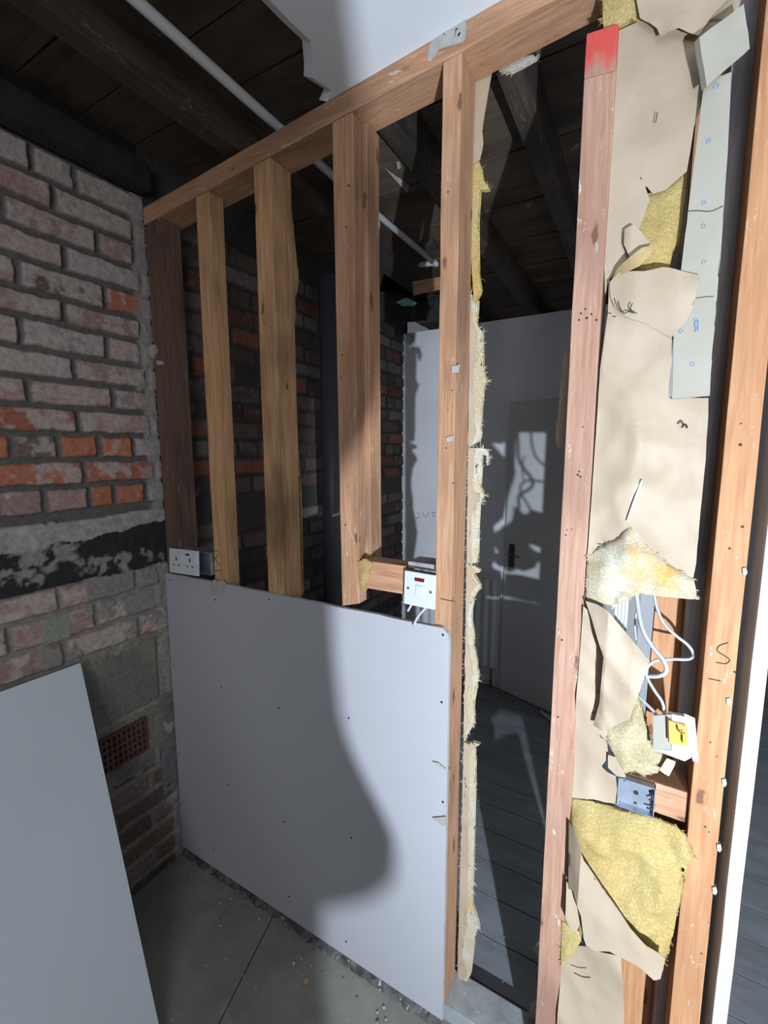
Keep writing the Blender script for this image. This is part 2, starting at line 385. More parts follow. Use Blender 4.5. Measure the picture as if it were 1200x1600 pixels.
# back room shell
struct(obj('wall_back', bbox(-1.6, .45, 1.9, 1.98, 0, 2.415, 0), M['wallpaint']))
struct(obj('wall_far', bbox(.3, 2.4, 3.4, 3.5, 0, 2.7, 0), M['debris']))  # unlit space past the doorway painted in as a near-black face
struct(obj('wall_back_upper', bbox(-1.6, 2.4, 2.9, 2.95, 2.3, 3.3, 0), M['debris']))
struct(obj('wall_right_back', bbox(2.3, 2.4, .2, 3.5, 0, 2.8, 0), M['wallpaint']))
struct(obj('baseboard_back', bbox(-1.5, .45, 1.885, 1.9, 0.001, .085, .003), M['doorpaint']))
# upper floor boards over joists (the underside shows)
bm = bmesh.new(); yy = -2.6
k = 0
while yy < 3.0:
    box(bm, -1.6, 2.4, yy+.0025, yy+.160, 2.60+.002*math.sin(k*3.1), 2.625); yy += .1625; k += 1
bevel(bm, .002, 1); struct(obj('ceiling_boards', bm, M['boards_up']))
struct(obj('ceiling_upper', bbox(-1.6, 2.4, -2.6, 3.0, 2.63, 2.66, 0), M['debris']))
# remaining ceiling board with a broken edge
edge = [(-.735, -.001), (-.705, -.02), (-.722, -.075), (-.70, -.10), (-.668, -.145), (-.676, -.2), (-.682, -.27), (-.66, -.31), (-.69, -.37), (-.67, -.45), (-.70, -.6), (-.68, -.9), (-.7, -1.3), (-.7, -2.6)]
pts = edge+[(1.0, -2.6), (1.0, -.001)]
bm = bmesh.new(); f = bm.faces.new([bm.verts.new((x, y, 2.352+(x+1.49)*.0735+.050 if x < 1 else 2.585)) for x, y in pts])
r = bmesh.ops.extrude_face_region(bm, geom=[f])
for v in r['geom']:
    if isinstance(v, bmesh.types.BMVert):
        v.co.z += .0125
        if v.co.x < -.6: v.co.x -= .024
bm.normal_update()
for f in bm.faces: f.material_index = 1 if abs(f.normal.z) < .5 else 0
struct(obj('ceiling', bm, [M['ceilpaint'], M['pboard_core']]))

# ------------------------------------------------------------------ timber
def timber(name, pts8, mat, label=None, cat=None, parent=None, group=None, cuts=10, axis=2, wob=.0012, bv=.0022):
    """pts8: box corners (x0,x1,y0,y1,z0,z1) or eight points"""
    bm = bmesh.new()
    if len(pts8) == 6: box(bm, *pts8)
    else:
        vs = [bm.verts.new(p) for p in pts8]
        for f in ((0,3,2,1),(4,5,6,7),(0,1,5,4),(1,2,6,5),(2,3,7,6),(3,0,4,7)): bm.faces.new([vs[i] for i in f])
    bmesh.ops.recalc_face_normals(bm, faces=bm.faces); bevel(bm, bv, 2)
    mn = min(v.co[axis] for v in bm.verts); mx = max(v.co[axis] for v in bm.verts)
    nrm = Vector((0, 0, 0)); nrm[axis] = 1
    for i in range(1, cuts):
        c = Vector((0, 0, 0)); c[axis] = mn+(mx-mn)*i/cuts
        bmesh.ops.bisect_plane(bm, geom=bm.verts[:]+bm.edges[:]+bm.faces[:], plane_co=c, plane_no=nrm)
    for v in bm.verts:
        n = noise.noise_vector(v.co*7.0)*wob
        if axis != 2: n.x = 0
        v.co += n
    o = obj(name, bm, mat, parent)
    if label: tag(o, label, cat, group)
    return o
GS = 'studs of the stripped partition'
PL = lambda x: 2.352+(x+1.49)*.0735      # lower front edge of the top plate
timber('wall_plate', [(-1.497, 0, PL(-1.497)), (-.142, 0, PL(-.142)), (-.125, .092, PL(-.12)), (-1.497, .092, PL(-1.497)),
       (-1.497, 0, PL(-1.497)+.052), (-.142, 0, PL(-.142)+.052), (-.125, .092, PL(-.12)+.052), (-1.497, .092, PL(-1.497)+.052)], M['pine_x'],
       'long pine top plate running over the studs, with torn white plaster on its face', 'timber beam', axis=0, cuts=24)
def stud(name, x0, x1, zb, mat, label, cat='timber stud', y1=.09, dx=0, ztop=None, y0=0.001, group=GS):
    zt0 = PL(x0) if ztop is None else ztop; zt1 = PL(x1) if ztop is None else ztop
    return timber(name, [(x0, y0, zb), (x1, y0, zb), (x1, y1, zb), (x0, y1, zb), (x0+dx, y0, zt0-.001), (x1+dx, y0, zt1-.001), (x1+dx, y1, zt1-.001), (x0+dx, y1, zt0-.001)], mat, label, cat, group=group, cuts=22)
S1 = stud('stud', -1.492, -1.412, .05, M['oldwood'], 'dark brown stained stud fixed against the brick wall', y1=.075)
S2 = stud('stud', -1.237, -1.178, .05, M['pine_worn'], 'weathered pine stud with pencil cross mark, right beside the white double socket', y1=.055)
S3 = stud('stud', -.992, -.928, .05, M['pine_worn'], 'knotty pine stud with yellow wool tuft on its far edge, third from the bricks', y1=.085)
S4 = thing('stud', 'double pine stud cut off short above the plasterboard panel', 'timber stud', (-.66, .04, 1.17), GS)
timber('front_batten', [(-.710, .001, 1.168), (-.652, .001, 1.185), (-.652, .04, 1.185), (-.710, .04, 1.168), (-.722, .001, PL(-.72)-.001), (-.660, .001, PL(-.66)-.001), (-.660, .04, PL(-.66)-.001), (-.722, .04, PL(-.72)-.001)], M['pine_z'], parent=S4, cuts=22)
timber('rear_batten', [(-.700, .046, 1.205), (-.640, .046, 1.232), (-.640, .105, 1.232), (-.700, .105, 1.205), (-.712, .046, PL(-.72)-.001), (-.648, .046, PL(-.65)-.001), (-.648, .105, PL(-.65)-.001), (-.712, .105, PL(-.72)-.001)], M['pine_z'], parent=S4, cuts=22)
S5 = stud('stud', -.424, -.381, .052, M['pine_z'], 'full-height pine stud at the open gap beside the plasterboard panel and fused switch', dx=-.004)
# stud with the red end
ZL, ZR = at(921, 50, -.004).z, at(966, 36, -.004).z
S6 = thing('stud', 'pink-tinged pine stud with red painted top end beside the papered bay', 'timber stud', (-.112, .04, .0), GS)
timber('post', [(-.138, -.004, .0), (-.086, -.004, .0), (-.086, .086, .0), (-.138, .086, .0), (-.141, -.004, ZL-.075), (-.088, -.004, ZR-.075), (-.088, .086, ZR-.075), (-.141, .086, ZL-.075)], M['pine_pink'], parent=S6, cuts=22)
timber('painted_end', [(-.141, -.004, ZL-.0745), (-.088, -.004, ZR-.0745), (-.088, .086, ZR-.0745), (-.141, .086, ZL-.0745), (-.141, -.004, ZL), (-.088, -.004, ZR), (-.088, .086, ZR), (-.141, .086, ZL)], M['redpaint'], parent=S6, cuts=4)['label'] = 'red spray painted end'
S7 = timber('door_stud', [(.131, 0, 0), (.183, 0, 0), (.183, .09, 0), (.131, .09, 0), (.121, 0, 2.5), (.169, 0, 2.5), (.169, .09, 2.5), (.121, .09, 2.5)], M['pine_orange'],
       'orange pine stud with pencilled letter S next to the white door lining', 'timber stud', cuts=24)
# dark gap with grey batten at the back of the papered bay
timber('grey_batten', [(.112, .092, 0), (.150, .092, 0), (.150, .125, 0), (.112, .125, 0), (.090, .092, 2.5), (.128, .092, 2.5), (.128, .125, 2.5), (.090, .125, 2.5)], M['greywood'],
       'long grey batten in the shadow behind the orange door stud', 'timber batten', cuts=10)
timber('back_stud', (.046, .122, .130, .175, 0, 2.4), M['pine_orange'], 'orange stud seen deep in the bay behind the grey cables', 'timber stud')
timber('sole_plate', (-1.497, -.14, .014, .112, .001, .05), plain('sole_grey', (.34, .35, .35), .9, var=.4, scale=20, bump=.3, speck=(50, .66, (.6, .6, .6))),
       'dusty grey sole plate lying on the floor in the open gap', 'timber beam', axis=0)
timber('nogging', (-.636, -.512, .004, .06, 1.232, 1.308), M['pine_x'], 'short pine nogging between cut stud and white fused switch', 'timber block', axis=0, cuts=4)
timber('nogging', (-.512, -.428, .02, .09, 1.30, 1.317), M['greywood'], 'dusty dark timber strip running just above the fused switch', 'timber block', axis=0, cuts=4)
timber('nogging', (.0, .1265, .016, .10, .852, .918), M['pine_x'], 'short orange nogging holding the metal back box below the dangling switch', 'timber block', axis=0, cuts=4)

# pencil marks (parts of their studs)
def mark(px_pts, Y, parent, name='pencil_mark', r=.0011, n=6, mat='marks'):
    bm = bmesh.new(); tube(bm, spline([at(x, y, Y) for x, y in px_pts], n), r, 5)
    return obj(name, bm, M[mat], parent)
mark([(1138, 1004), (1124, 1009), (1121, 1017), (1131, 1024), (1140, 1031), (1134, 1037), (1119, 1035)], -.0005, S7, 'pencil_letter')
mark([(1107, 1060), (1116, 1062), (1126, 1064)], -.0005, S7)
mark([(688, 935), (700, 938), (712, 940)], .0005, S5)
mark([(332, 865), (342, 883)], .0005, S2); mark([(342, 864), (332, 880)], .0005, S2)
mark([(330, 861), (342, 860)], .0005, S2); mark([(332, 891), (345, 892)], .0005, S2)

# nail holes and nail heads (parts of their studs)
rn = random.Random(11)
for par, Y, pts_ in ((S6, -.0045, [(915, 483), (908, 490), (917, 497), (924, 491), (905, 500), (932, 500), (911, 667), (905, 737), (907, 745), (903, 742), (886, 828), (884, 836), (893, 827), (878, 1000), (872, 1120)]),
                     (S7, -.0005, [(1158, 662), (1157, 695), (1160, 823), (1140, 857), (1148, 1050), (1110, 1160), (1120, 1182), (1102, 1292), (1108, 1300), (1096, 1490)]),
                     (S5, .0005, [(706, 610), (700, 640), (697, 700), (708, 755), (702, 1200), (700, 300)]),
                     (S4, .0005, [(535, 555), (538, 575), (533, 590), (548, 650), (543, 760), (540, 820), (545, 290), (541, 355)]),
                     (S3, .0005, [(413, 505), (415, 575), (417, 585), (421, 660), (425, 700)])):
    for x, y in pts_:
        bm = bmesh.new(); disc(bm, at(x, y, Y), (0, -1, 0), rn.uniform(.0013, .0026), .0006, 9); obj('nail_hole', bm, M['marks'], par)

# ------------------------------------------------------------------ joists
GJ = 'old dark joists overhead'
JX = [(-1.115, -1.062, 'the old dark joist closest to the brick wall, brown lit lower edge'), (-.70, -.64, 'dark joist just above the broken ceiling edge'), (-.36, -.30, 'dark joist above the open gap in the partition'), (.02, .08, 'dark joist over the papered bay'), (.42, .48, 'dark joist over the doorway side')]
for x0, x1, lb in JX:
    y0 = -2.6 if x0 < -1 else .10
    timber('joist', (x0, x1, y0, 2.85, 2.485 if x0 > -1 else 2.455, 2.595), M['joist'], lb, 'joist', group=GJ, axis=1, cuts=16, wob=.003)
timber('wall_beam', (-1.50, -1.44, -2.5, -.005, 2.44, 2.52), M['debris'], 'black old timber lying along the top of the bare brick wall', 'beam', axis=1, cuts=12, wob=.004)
timber('old_beam', (-1.10, -1.03, .45, 1.75, 2.42, 2.48), M['debris'], 'dark beam under the joists behind the partition', 'beam', axis=1, cuts=10, wob=.003)
timber('timber_offcut', [at(646, 462, 1.0), at(689, 452, 1.0), at(689, 452, 1.06), at(646, 462, 1.06), at(644, 440, 1.0), at(689, 432, 1.0), at(689, 432, 1.06), at(644, 440, 1.06)], M['pine_x'],
       'short orange timber end hanging under the dark ceiling near the conduit end', 'timber block', axis=0, cuts=3)
timber('ceiling_lath', [at(583, 231, .45), at(640, 292, .65), at(636, 302, .65), at(583, 243, .45), at(583, 226, .46), at(641, 285, .66), at(637, 296, .66), at(583, 238, .46)], M['greywood'],
       'plaster-splashed grey lath under the dark boards right of the cut stud', 'lath', axis=0, cuts=4)
bm = bmesh.new(); tube(bm, [(-.945, -2.4, 2.50), (-.945, .4, 2.50), (-.93, 1.10, 2.50)], .0125, 16)
cond = obj('conduit', bm, M['conduit'], None); tag(cond, 'long white plastic conduit pipe running under the joists across the top plate', 'pipe')
bm = bmesh.new(); e = at(680, 409, 1.12); tube(bm, spline([Vector((-.93, 1.09, 2.50)), Vector((-.925, 1.125, 2.498)), e+Vector((-.02, .0, -.003)), at(655, 414, 1.12)], 5), .0125, 14)
obj('elbow', bm, M['conduit'], cond)
bm = bmesh.new(); tube(bm, [(-1.40, .90, .001), (-1.40, .90, 2.45)], .055, 24)
tag(obj('soil_pipe', bm, M['pipe']), 'dark bluish vertical pipe standing by the brick wall behind the cut stud', 'pipe')
bm = bmesh.new(); tube(bm, spline([at(688, 388, 1.1), at(660, 350, 1.05), at(640, 335, 1.0), at(610, 330, 1.0)], 6), .004, 8)
tag(obj('cable', bm, M['black']), 'black cable sagging under the boards near the conduit end', 'cable')

# ------------------------------------------------------------------ sheets traced in their own depth plane
def inside(pts): pass
def sheet(name, px, Y, mat, disp=None, thick=.0015, grid=.014, parent=None, fibres=0, fl=.014, smooth=True, jag=.0, depth=None, mats=None):
    bm = bmesh.new(); P = []
    n = len(px)
    for i in range(n):
        a = at(*px[i], Y); b = at(*px[(i+1) % n], Y); P.append(a)
        if jag:
            L = (b-a).length; k = int(L/.012)
            for j in range(1, k):
                q = a.lerp(b, j/k); d = (b-a).normalized(); nn = Vector((d.z, 0, -d.x))
                P.append(q+nn*random.uniform(-jag, jag))
    vs = [bm.verts.new(p) for p in P]; f = bm.faces.new(vs)
    bmesh.ops.triangulate(bm, faces=[f])
    xs = [v.co.x for v in bm.verts]; zs = [v.co.z for v in bm.verts]
    for lo, hi, no in ((min(xs), max(xs), Vector((1, 0, 0))), (min(zs), max(zs), Vector((0, 0, 1)))):
        k = lo+grid
        while k < hi:
            bmesh.ops.bisect_plane(bm, geom=bm.verts[:]+bm.edges[:]+bm.faces[:], plane_co=no*k, plane_no=no); k += grid
    bmesh.ops.remove_doubles(bm, verts=bm.verts, dist=.0006)
    bnd = [v for v in bm.verts if any(len(e.link_faces) == 1 for e in v.link_edges)]
    bset = {v.index for v in bnd}
    dist = {}
    bpts = [v.co.copy() for v in bnd]
    ext = []
    for v in bm.verts:
        if depth: d = min((v.co-b).length for b in bpts) if v not in bnd else 0
        else: d = 0
        ext.append(d)
    for v, d in zip(bm.verts, ext):
        off = disp(v.co.x, v.co.z) if disp else 0
        if depth:
            off -= depth*min(1, (d/.03))**.55*(.65+.7*noise.noise(v.co*16)+.25*noise.noise(v.co*45))
        v.co.y += off
    # thickness
    r = bmesh.ops.extrude_face_region(bm, geom=bm.faces[:])
    for g in r['geom']:
        if isinstance(g, bmesh.types.BMVert): g.co.y += thick
    if fibres:
        es = [b for b in bpts]
        cx = sum(p.x for p in es)/len(es); cz = sum(p.z for p in es)/len(es)
        for _ in range(fibres):
            b = random.choice(es); d = Vector((b.x-cx, 0, (b.z-cz)*.3)).normalized()+Vector((random.uniform(-.8, .8), random.uniform(-.6, .3), random.uniform(-1, .5)))
            d.normalize(); L = random.uniform(.3, 1)*fl; s = Vector((random.uniform(-1, 1), random.uniform(-1, 1), random.uniform(-1, 1)))*.0009
            y = random.uniform(-.002, .006); b2 = b+Vector((0, y, 0)); mid = b2+d*L*.5+Vector((random.uniform(-1, 1), 0, random.uniform(-1, 1)))*.002
            a1, a2, m1, m2, c1 = [bm.verts.new(q) for q in (b2-s*1.6, b2+s*1.6, mid-s, mid+s, b2+d*L)]
            bm.faces.new((a1, a2, m2, m1)); bm.faces.new((m1, m2, c1))
    return obj(name, bm, mats or mat, parent, smooth=smooth)
def wr(amp, f=9, seed=0):
    return lambda x, z: amp*(noise.noise(Vector((x*f*1.3+seed, z*f*.5, seed)))+.5*noise.noise(Vector((x*f*3+z*9, z*f*2, seed+4))))
def crease(amp, seed=0):
    def f(x, z):
        v = 0
        for k in range(3):
            a = noise.noise(Vector((x*(6+5*k)+z*(2+k)+seed, z*(4+4*k), seed*1.7+k)))
            v += (abs(a)*2-.5)*amp/(1+k)
        return v
    return f
# paper of the bay, upper part
A = sheet('kraft_paper', [(964, 45), (1000, 30), (1022, 30), (1030, 56), (1060, 48), (1095, 42), (1128, 8), (1150, -30), (1165, -30), (1150, 30), (1128, 60), (1100, 110), (1092, 150), (1084, 200), (1078, 240), (1073, 268), (1050, 283), (1040, 297), (1020, 303), (1010, 292), (1003, 277), (998, 279), (1008, 292), (1015, 312), (1000, 320), (983, 322), (970, 343), (975, 357), (976, 385), (983, 400), (952, 436), (945, 460), (943, 300), (955, 130)], .006, M['paper'], crease(.006, 2), .0012, .012)
tag(A, 'tall cream kraft paper sheet with torn hole, upper half of the narrow bay', 'paper facing')
B = sheet('kraft_paper', [(952, 440), (1000, 425), (1040, 419), (1085, 430), (1084, 470), (1052, 526), (1045, 620), (1107, 622), (1107, 650), (1103, 720), (1095, 800), (1088, 880), (1083, 903), (1062, 893), (1040, 880), (1018, 862), (1005, 850), (985, 820), (960, 843), (935, 858), (918, 868), (924, 780), (930, 690), (938, 580), (950, 490)], -.001, M['paper'], crease(.013, 7), .0012, .010)
tag(B, 'creased cream kraft paper sheet bulging below the torn hole in the bay', 'paper facing')
FL = sheet('kraft_paper', [(953, 438), (965, 425), (1005, 425), (1035, 419), (1060, 424), (1094, 432), (1090, 448), (1080, 468), (1082, 482), (1073, 500), (1050, 526), (1010, 505), (978, 494), (960, 478), (953, 462)], -.016, M['paper'], crease(.010, 11), .0012, .010, jag=.0012)
tag(FL, 'torn flap of cream paper folded over the edge of the white board strip', 'paper facing')
CU = sheet('paper_curl', [(953, 438), (965, 418), (990, 400), (1003, 390), (1022, 383), (1016, 400), (1000, 418), (985, 425), (965, 432)], -.012, M['paperback'], lambda x, z: -.010*math.sin((x+.06)*60), .0012, .008)
CU.parent = FL; CU.location = WLOC[CU.name]-WLOC[FL.name]; CU['label'] = 'brown underside curl'
CW = sheet('kraft_paper', [(976, 362), (990, 355), (1003, 366), (1020, 385), (1000, 395), (985, 408), (975, 385)], .004, M['paper'], lambda x, z: -.012*math.cos((x+.045)*55), .0012, .006)
tag(CW, 'small rolled scrap of cream paper inside the torn hole', 'paper scrap')
TP = sheet('kraft_paper', [(1000, 26), (990, -30), (1170, -30), (1130, 10), (1110, 30), (1092, 58), (1060, 52), (1032, 60), (1026, 45)], -.008, M['paper'], crease(.020, 31), .0012, .010)
tag(TP, 'crumpled paper bunched at the very top of the bay', 'paper facing')
o = sheet('insulation_tuft', [(942, 35), (940, -30), (1003, -30), (1000, 20), (1030, 50), (1012, 45), (985, 30), (960, 48), (945, 50)], .015, M['wool_yellow'], wr(.004), .03, .010, depth=.012, fibres=60)
tag(o, 'yellow insulation wool poking out above the red stud end', 'insulation')
o = sheet('insulation_tuft', [(968, 345), (980, 322), (1000, 318), (1020, 300), (1042, 290), (1052, 282), (1075, 262), (1072, 300), (1062, 380), (1052, 392), (1045, 420), (1010, 428), (985, 420), (970, 380)], .024, M['wool_yellow'], wr(.004), .03, .008, depth=.016)
tag(o, 'yellow wool showing through the torn hole of the upper paper', 'insulation')
o = sheet('insulation_tuft', [(918, 868), (940, 852), (962, 842), (985, 820), (1012, 856), (1045, 882), (1084, 905), (1081, 925), (1090, 937), (1060, 931), (1000, 927), (965, 922), (958, 948), (935, 942), (914, 933), (916, 890)], -.004, M['wool_white'], wr(.004), .035, .007, depth=.028, fibres=220, fl=.010)
tag(o, 'fluffy white and amber wool spilling out under the creased paper', 'insulation')
D = sheet('kraft_paper', [(912, 945), (925, 958), (945, 1010), (952, 1035), (938, 1068), (915, 1106), (922, 1115), (936, 1148), (950, 1182), (940, 1198), (948, 1206), (962, 1212), (967, 1262), (945, 1258), (925, 1252), (892, 1250), (900, 1100)], -.006, M['paper'], crease(.010, 17), .0012, .010)
tag(D, 'ripped kraft paper along the pink stud level with the cables', 'paper facing')
Ef = sheet('kraft_paper', [(916, 936), (935, 940), (952, 948), (972, 972), (990, 992), (1015, 1020), (1006, 1047), (991, 1054), (994, 1080), (984, 1112), (962, 1122), (945, 1130), (928, 1127), (938, 1090), (948, 1060), (953, 1034), (945, 1015), (925, 958)], -.010, M['paper'], lambda x, z: crease(.018, 23)(x, z)-.030*min(1, max(0, (x+.088)/.05)), .0012, .009)
tag(Ef, 'stiff torn paper flap folded out in front of the grey cables', 'paper facing')
o = sheet('insulation_tuft', [(935, 1130), (955, 1128), (985, 1110), (994, 1082), (1003, 1105), (1008, 1140), (1018, 1165), (1040, 1182), (1040, 1195), (1032, 1200), (1028, 1208), (1005, 1212), (990, 1204), (972, 1210), (960, 1185), (945, 1150)], .0, M['wool_dirty'], wr(.004), .03, .007, depth=.020, fibres=80, fl=.010)
tag(o, 'dirty matted wool under the torn flap, left of the dangling orange switch', 'insulation')
o = sheet('paper_scrap', [(950, 1180), (962, 1182), (976, 1206), (978, 1212), (964, 1212), (950, 1200)], -.02, M['paper'], crease(.01, 3), .0012, .008)
tag(o, 'small curled paper scrap above the metal back box', 'paper scrap')
o = sheet('paper_scrap', [(1030, 1200), (1042, 1184), (1056, 1190), (1054, 1196), (1045, 1210), (1038, 1206)], -.014, M['paper'], crease(.01, 5), .0012, .006)
tag(o, 'pointed paper scrap under the dangling switch', 'paper scrap')
G = sheet('insulation_batt', [(893, 1248), (918, 1252), (945, 1259), (970, 1266), (1000, 1273), (1030, 1282), (1055, 1290), (1072, 1305), (1080, 1325), (1086, 1338), (1074, 1350), (1062, 1356), (1062, 1380), (1055, 1430), (1048, 1475), (1040, 1495), (1034, 1520), (1000, 1480), (950, 1430), (915, 1380), (898, 1330), (889, 1290)], -.004, M['wool_yellow'], wr(.005), .004, .009, depth=.030, fibres=160, fl=.008)
tag(G, 'large yellow insulation batt bulging out below the metal back box', 'insulation')
Hh = sheet('kraft_paper', [(886, 1300), (896, 1305), (903, 1318), (912, 1345), (928, 1372), (945, 1400), (962, 1424), (985, 1450), (1010, 1475), (1039, 1494), (1036, 1512), (1032, 1529), (1022, 1531), (1000, 1512), (972, 1492), (955, 1487), (930, 1486), (916, 1478), (912, 1466), (908, 1430), (910, 1410), (895, 1395), (886, 1400)], -.050, M['paper'], lambda x, z: crease(.008, 41)(x, z)+.030*(1-min(1, max(0, (x+.088)/.03))), .0015, .010)
tag(Hh, 'triangular paper flap hanging diagonally across the yellow insulation batt', 'paper facing')
o = sheet('paper_scrap', [(885, 1378), (893, 1392), (910, 1400), (906, 1415), (911, 1435), (902, 1450), (893, 1448), (884, 1430)], -.030, M['paper'], crease(.012, 47), .0012, .008)
tag(o, 'rounded curl of torn paper beside the pink stud above the lowest sheet', 'paper scrap')
o = sheet('insulation_tuft', [(878, 1440), (890, 1448), (905, 1455), (908, 1470), (900, 1485), (885, 1500), (876, 1510)], -.008, M['wool_yellow'], wr(.004), .02, .007, depth=.012, fibres=30)
tag(o, 'small yellow wool patch beside the pink stud near the bottom', 'insulation')
I_ = sheet('kraft_paper', [(877, 1508), (890, 1492), (905, 1482), (914, 1480), (930, 1486), (955, 1488), (970, 1495), (973, 1530), (975, 1580), (974, 1640), (868, 1640)], -.010, M['paper'], crease(.012, 51), .0012, .010)
tag(I_, 'lowest kraft paper sheet at the foot of the papered bay', 'paper facing')
timber('back_batten', (.03, .085, .055, .085, .0, .62), M['pine_orange'], 'orange batten end visible beside the lowest paper sheet', 'timber batten')
# tears, slits drawn as thin dark cracks in the sheets
mark([(1027, 175), (1025, 188), (1023, 192)], .000, A, 'tear', .0008)
for p in ([(965, 470), (969, 482), (974, 490)], [(975, 490), (982, 487), (990, 489)], [(988, 474), (985, 482), (990, 488), (995, 489)], [(957, 494), (962, 495)]): mark(p, -.026, FL, 'tear', .0010)
mark([(1065, 668), (1070, 663), (1074, 669)], -.010, B, 'tear', .0020)
mark([(897, 1520), (910, 1526), (922, 1527)], -.022, I_, 'tear', .0012)
mark([(1003, 750), (990, 785), (980, 814)], -.010, B, 'white_streak', .0022, mat='white')  # thin white line along the slit

# white board strip with blue stamps and broken card
ST = sheet('board_strip', [(1100, 130), (1143, 112), (1137, 240), (1126, 400), (1112, 560), (1109, 618), (1050, 623), (1053, 520), (1062, 440), (1075, 330), (1090, 210)], -.012, M['strip'], None, .0095, .02, smooth=False)
tag(ST, 'narrow pale plasterboard strip with round blue marks overlapping the kraft paper', 'plasterboard')
for x, y, r in ((1119, 134, .0035), (1107, 220, .0032), (1100, 316, .003), (1099, 353, .003), (1100, 409, .003), (1087, 500, .003), (1082, 569, .0032), (1064, 517, .003)):
    bm = bmesh.new(); tube(bm, [at(x, y, -.0125)+Vector((r*math.cos(k*.52)*.9, 0, r*math.sin(k*.52))) for k in range(13)], .0009, 5)
    obj('blue_mark', bm, M['blue'], ST)
mark([(1088, 501), (1086, 508), (1088, 514), (1086, 518)], -.0125, ST, 'blue_mark', .0015, mat='blue'); mark([(1091, 502), (1091, 517)], -.0125, ST, 'blue_mark', .0012, mat='blue')
mark([(1074, 330), (1090, 329), (1110, 330), (1130, 322)], -.0128, ST, 'crack', .0007)
mark([(1088, 466), (1100, 464), (1115, 463)], -.0128, ST, 'crack', .0006)
mark([(1108, 220), (1120, 214), (1135, 210)], -.0128, ST, 'crack', .0005, mat='cable')
c4 = [(1093, 58), (1163, 6), (1172, 76), (1104, 135)]
q = [at(c4[0][0], c4[0][1], -.045), at(c4[1][0], c4[1][1], -.03), at(c4[2][0], c4[2][1], -.02), at(c4[3][0], c4[3][1], -.035)]
bm = bmesh.new(); nv = [bm.verts.new(p) for p in q]; f = bm.faces.new(nv); bmesh.ops.subdivide_edges(bm, edges=bm.edges[:], cuts=6, use_grid_fill=True)
for v_ in bm.verts: v_.co += noise.noise_vector(v_.co*40)*.0015
r = bmesh.ops.extrude_face_region(bm, geom=bm.faces[:])
for g in r['geom']:
    if isinstance(g, bmesh.types.BMVert): g.co.y += .010; g.co.x -= .006; g.co.z += .002
tag(obj('board_fragment', bm, M['strip']), 'broken square of pale board hanging at the top of the white strip', 'plasterboard')

# ------------------------------------------------------------------ fringe on the open side of the big gap
def X(L, ox, oy, s): return [(ox+a/s, oy+b/s) for a, b in L]
up = [(742, 108), (771, 94), (768, 115), (764, 136), (753, 160), (752, 175), (755, 223), (750, 249), (739, 259)]
o = sheet('paper_scrap', up, .096, M['paper'], wr(.003), .002, .012, jag=.001)
tag(o, 'pale paper remnant at the upper back of the stud by the open gap', 'paper scrap')
fr1 = [(739, 259), (748, 251), (752, 262), (755, 280), (765, 295), (758, 297), (749, 296), (747, 318), (746, 350), (744, 390), (748, 425), (752, 452), (746, 458), (744, 470), (740, 470), (736, 400), (737, 320)]
outer = X([(150, 60), (155, 130), (150, 200), (170, 238), (158, 300), (152, 400), (178, 440), (192, 480), (200, 515), (182, 590), (155, 660), (150, 720), (165, 800), (160, 850), (200, 890), (215, 950), (205, 980), (190, 930), (165, 930), (140, 1000), (150, 1080), (150, 1130), (188, 1150), (178, 1188), (155, 1200), (135, 1280), (145, 1340), (138, 1400), (150, 1480), (160, 1570)], 700, 450, 3.556)
outer += [(742, 879), (748, 894), (735, 898), (748, 914), (737, 926), (735, 960), (735, 990), (732, 1003), (736, 1030), (742, 1054), (738, 1070), (734, 1083), (735, 1110), (737, 1130), (744, 1165), (736, 1160), (738, 1192), (734, 1196), (737, 1229), (731, 1240), (729, 1283), (730, 1342), (725, 1350), (733, 1360), (727, 1387), (732, 1400), (742, 1450), (729, 1452), (727, 1491), (733, 1525), (724, 1532)]
inner = [(718, 1532), (722, 1400), (727, 1200), (730, 1000), (733, 850), (735, 700), (736, 600), (737, 500)]
o1 = sheet('insulation_fringe', fr1, .092, M['wool_yellow'], wr(.003), .012, .010, fibres=70, fl=.016)
tag(o1, 'short yellow wool tuft on the gap stud just under the pale paper remnant', 'insulation')
seg = [p for p in outer]
cutsY = [(455, 700), (700, 880), (880, 1160), (1160, 1540)]
FR = thing('insulation_fringe', 'long ragged fringe of cream paper and white wool down the gap stud', 'insulation', (-.37, .1, .05))
for a, b in cutsY:
    oo = [p for p in seg if a <= p[1] < b]
    ix = lambda y: np.interp(y, [480, 600, 700, 850, 1000, 1200, 1400, 1532], [734, 733, 732, 730, 727, 724, 719, 715])
    poly = [(float(ix(max(a, 457))), max(a, 457))]+[(ix(y)+(x-ix(y))*(.55+.35*math.sin(y*.05)), y) for x, y in oo]+[(float(ix(min(b, 1536))), min(b, 1536))]
    sheet('torn_paper', poly, .094, M['paper'], wr(.003, seed=a), .003, .010, parent=FR, jag=.0015)
    poly2 = [(x+random.uniform(1, 7)*(1 if x > ix(y)+4 else -.2), y+random.uniform(-3, 3)) for x, y in oo]
    poly2 = [(float(ix(max(a, 457))), max(a, 457))]+poly2+[(float(ix(min(b, 1536))), min(b, 1536))]
    sheet('wool_edge', poly2, .099, M['wool_white'], wr(.003), .012, .012, parent=FR, fibres=330, fl=.016, jag=.002)
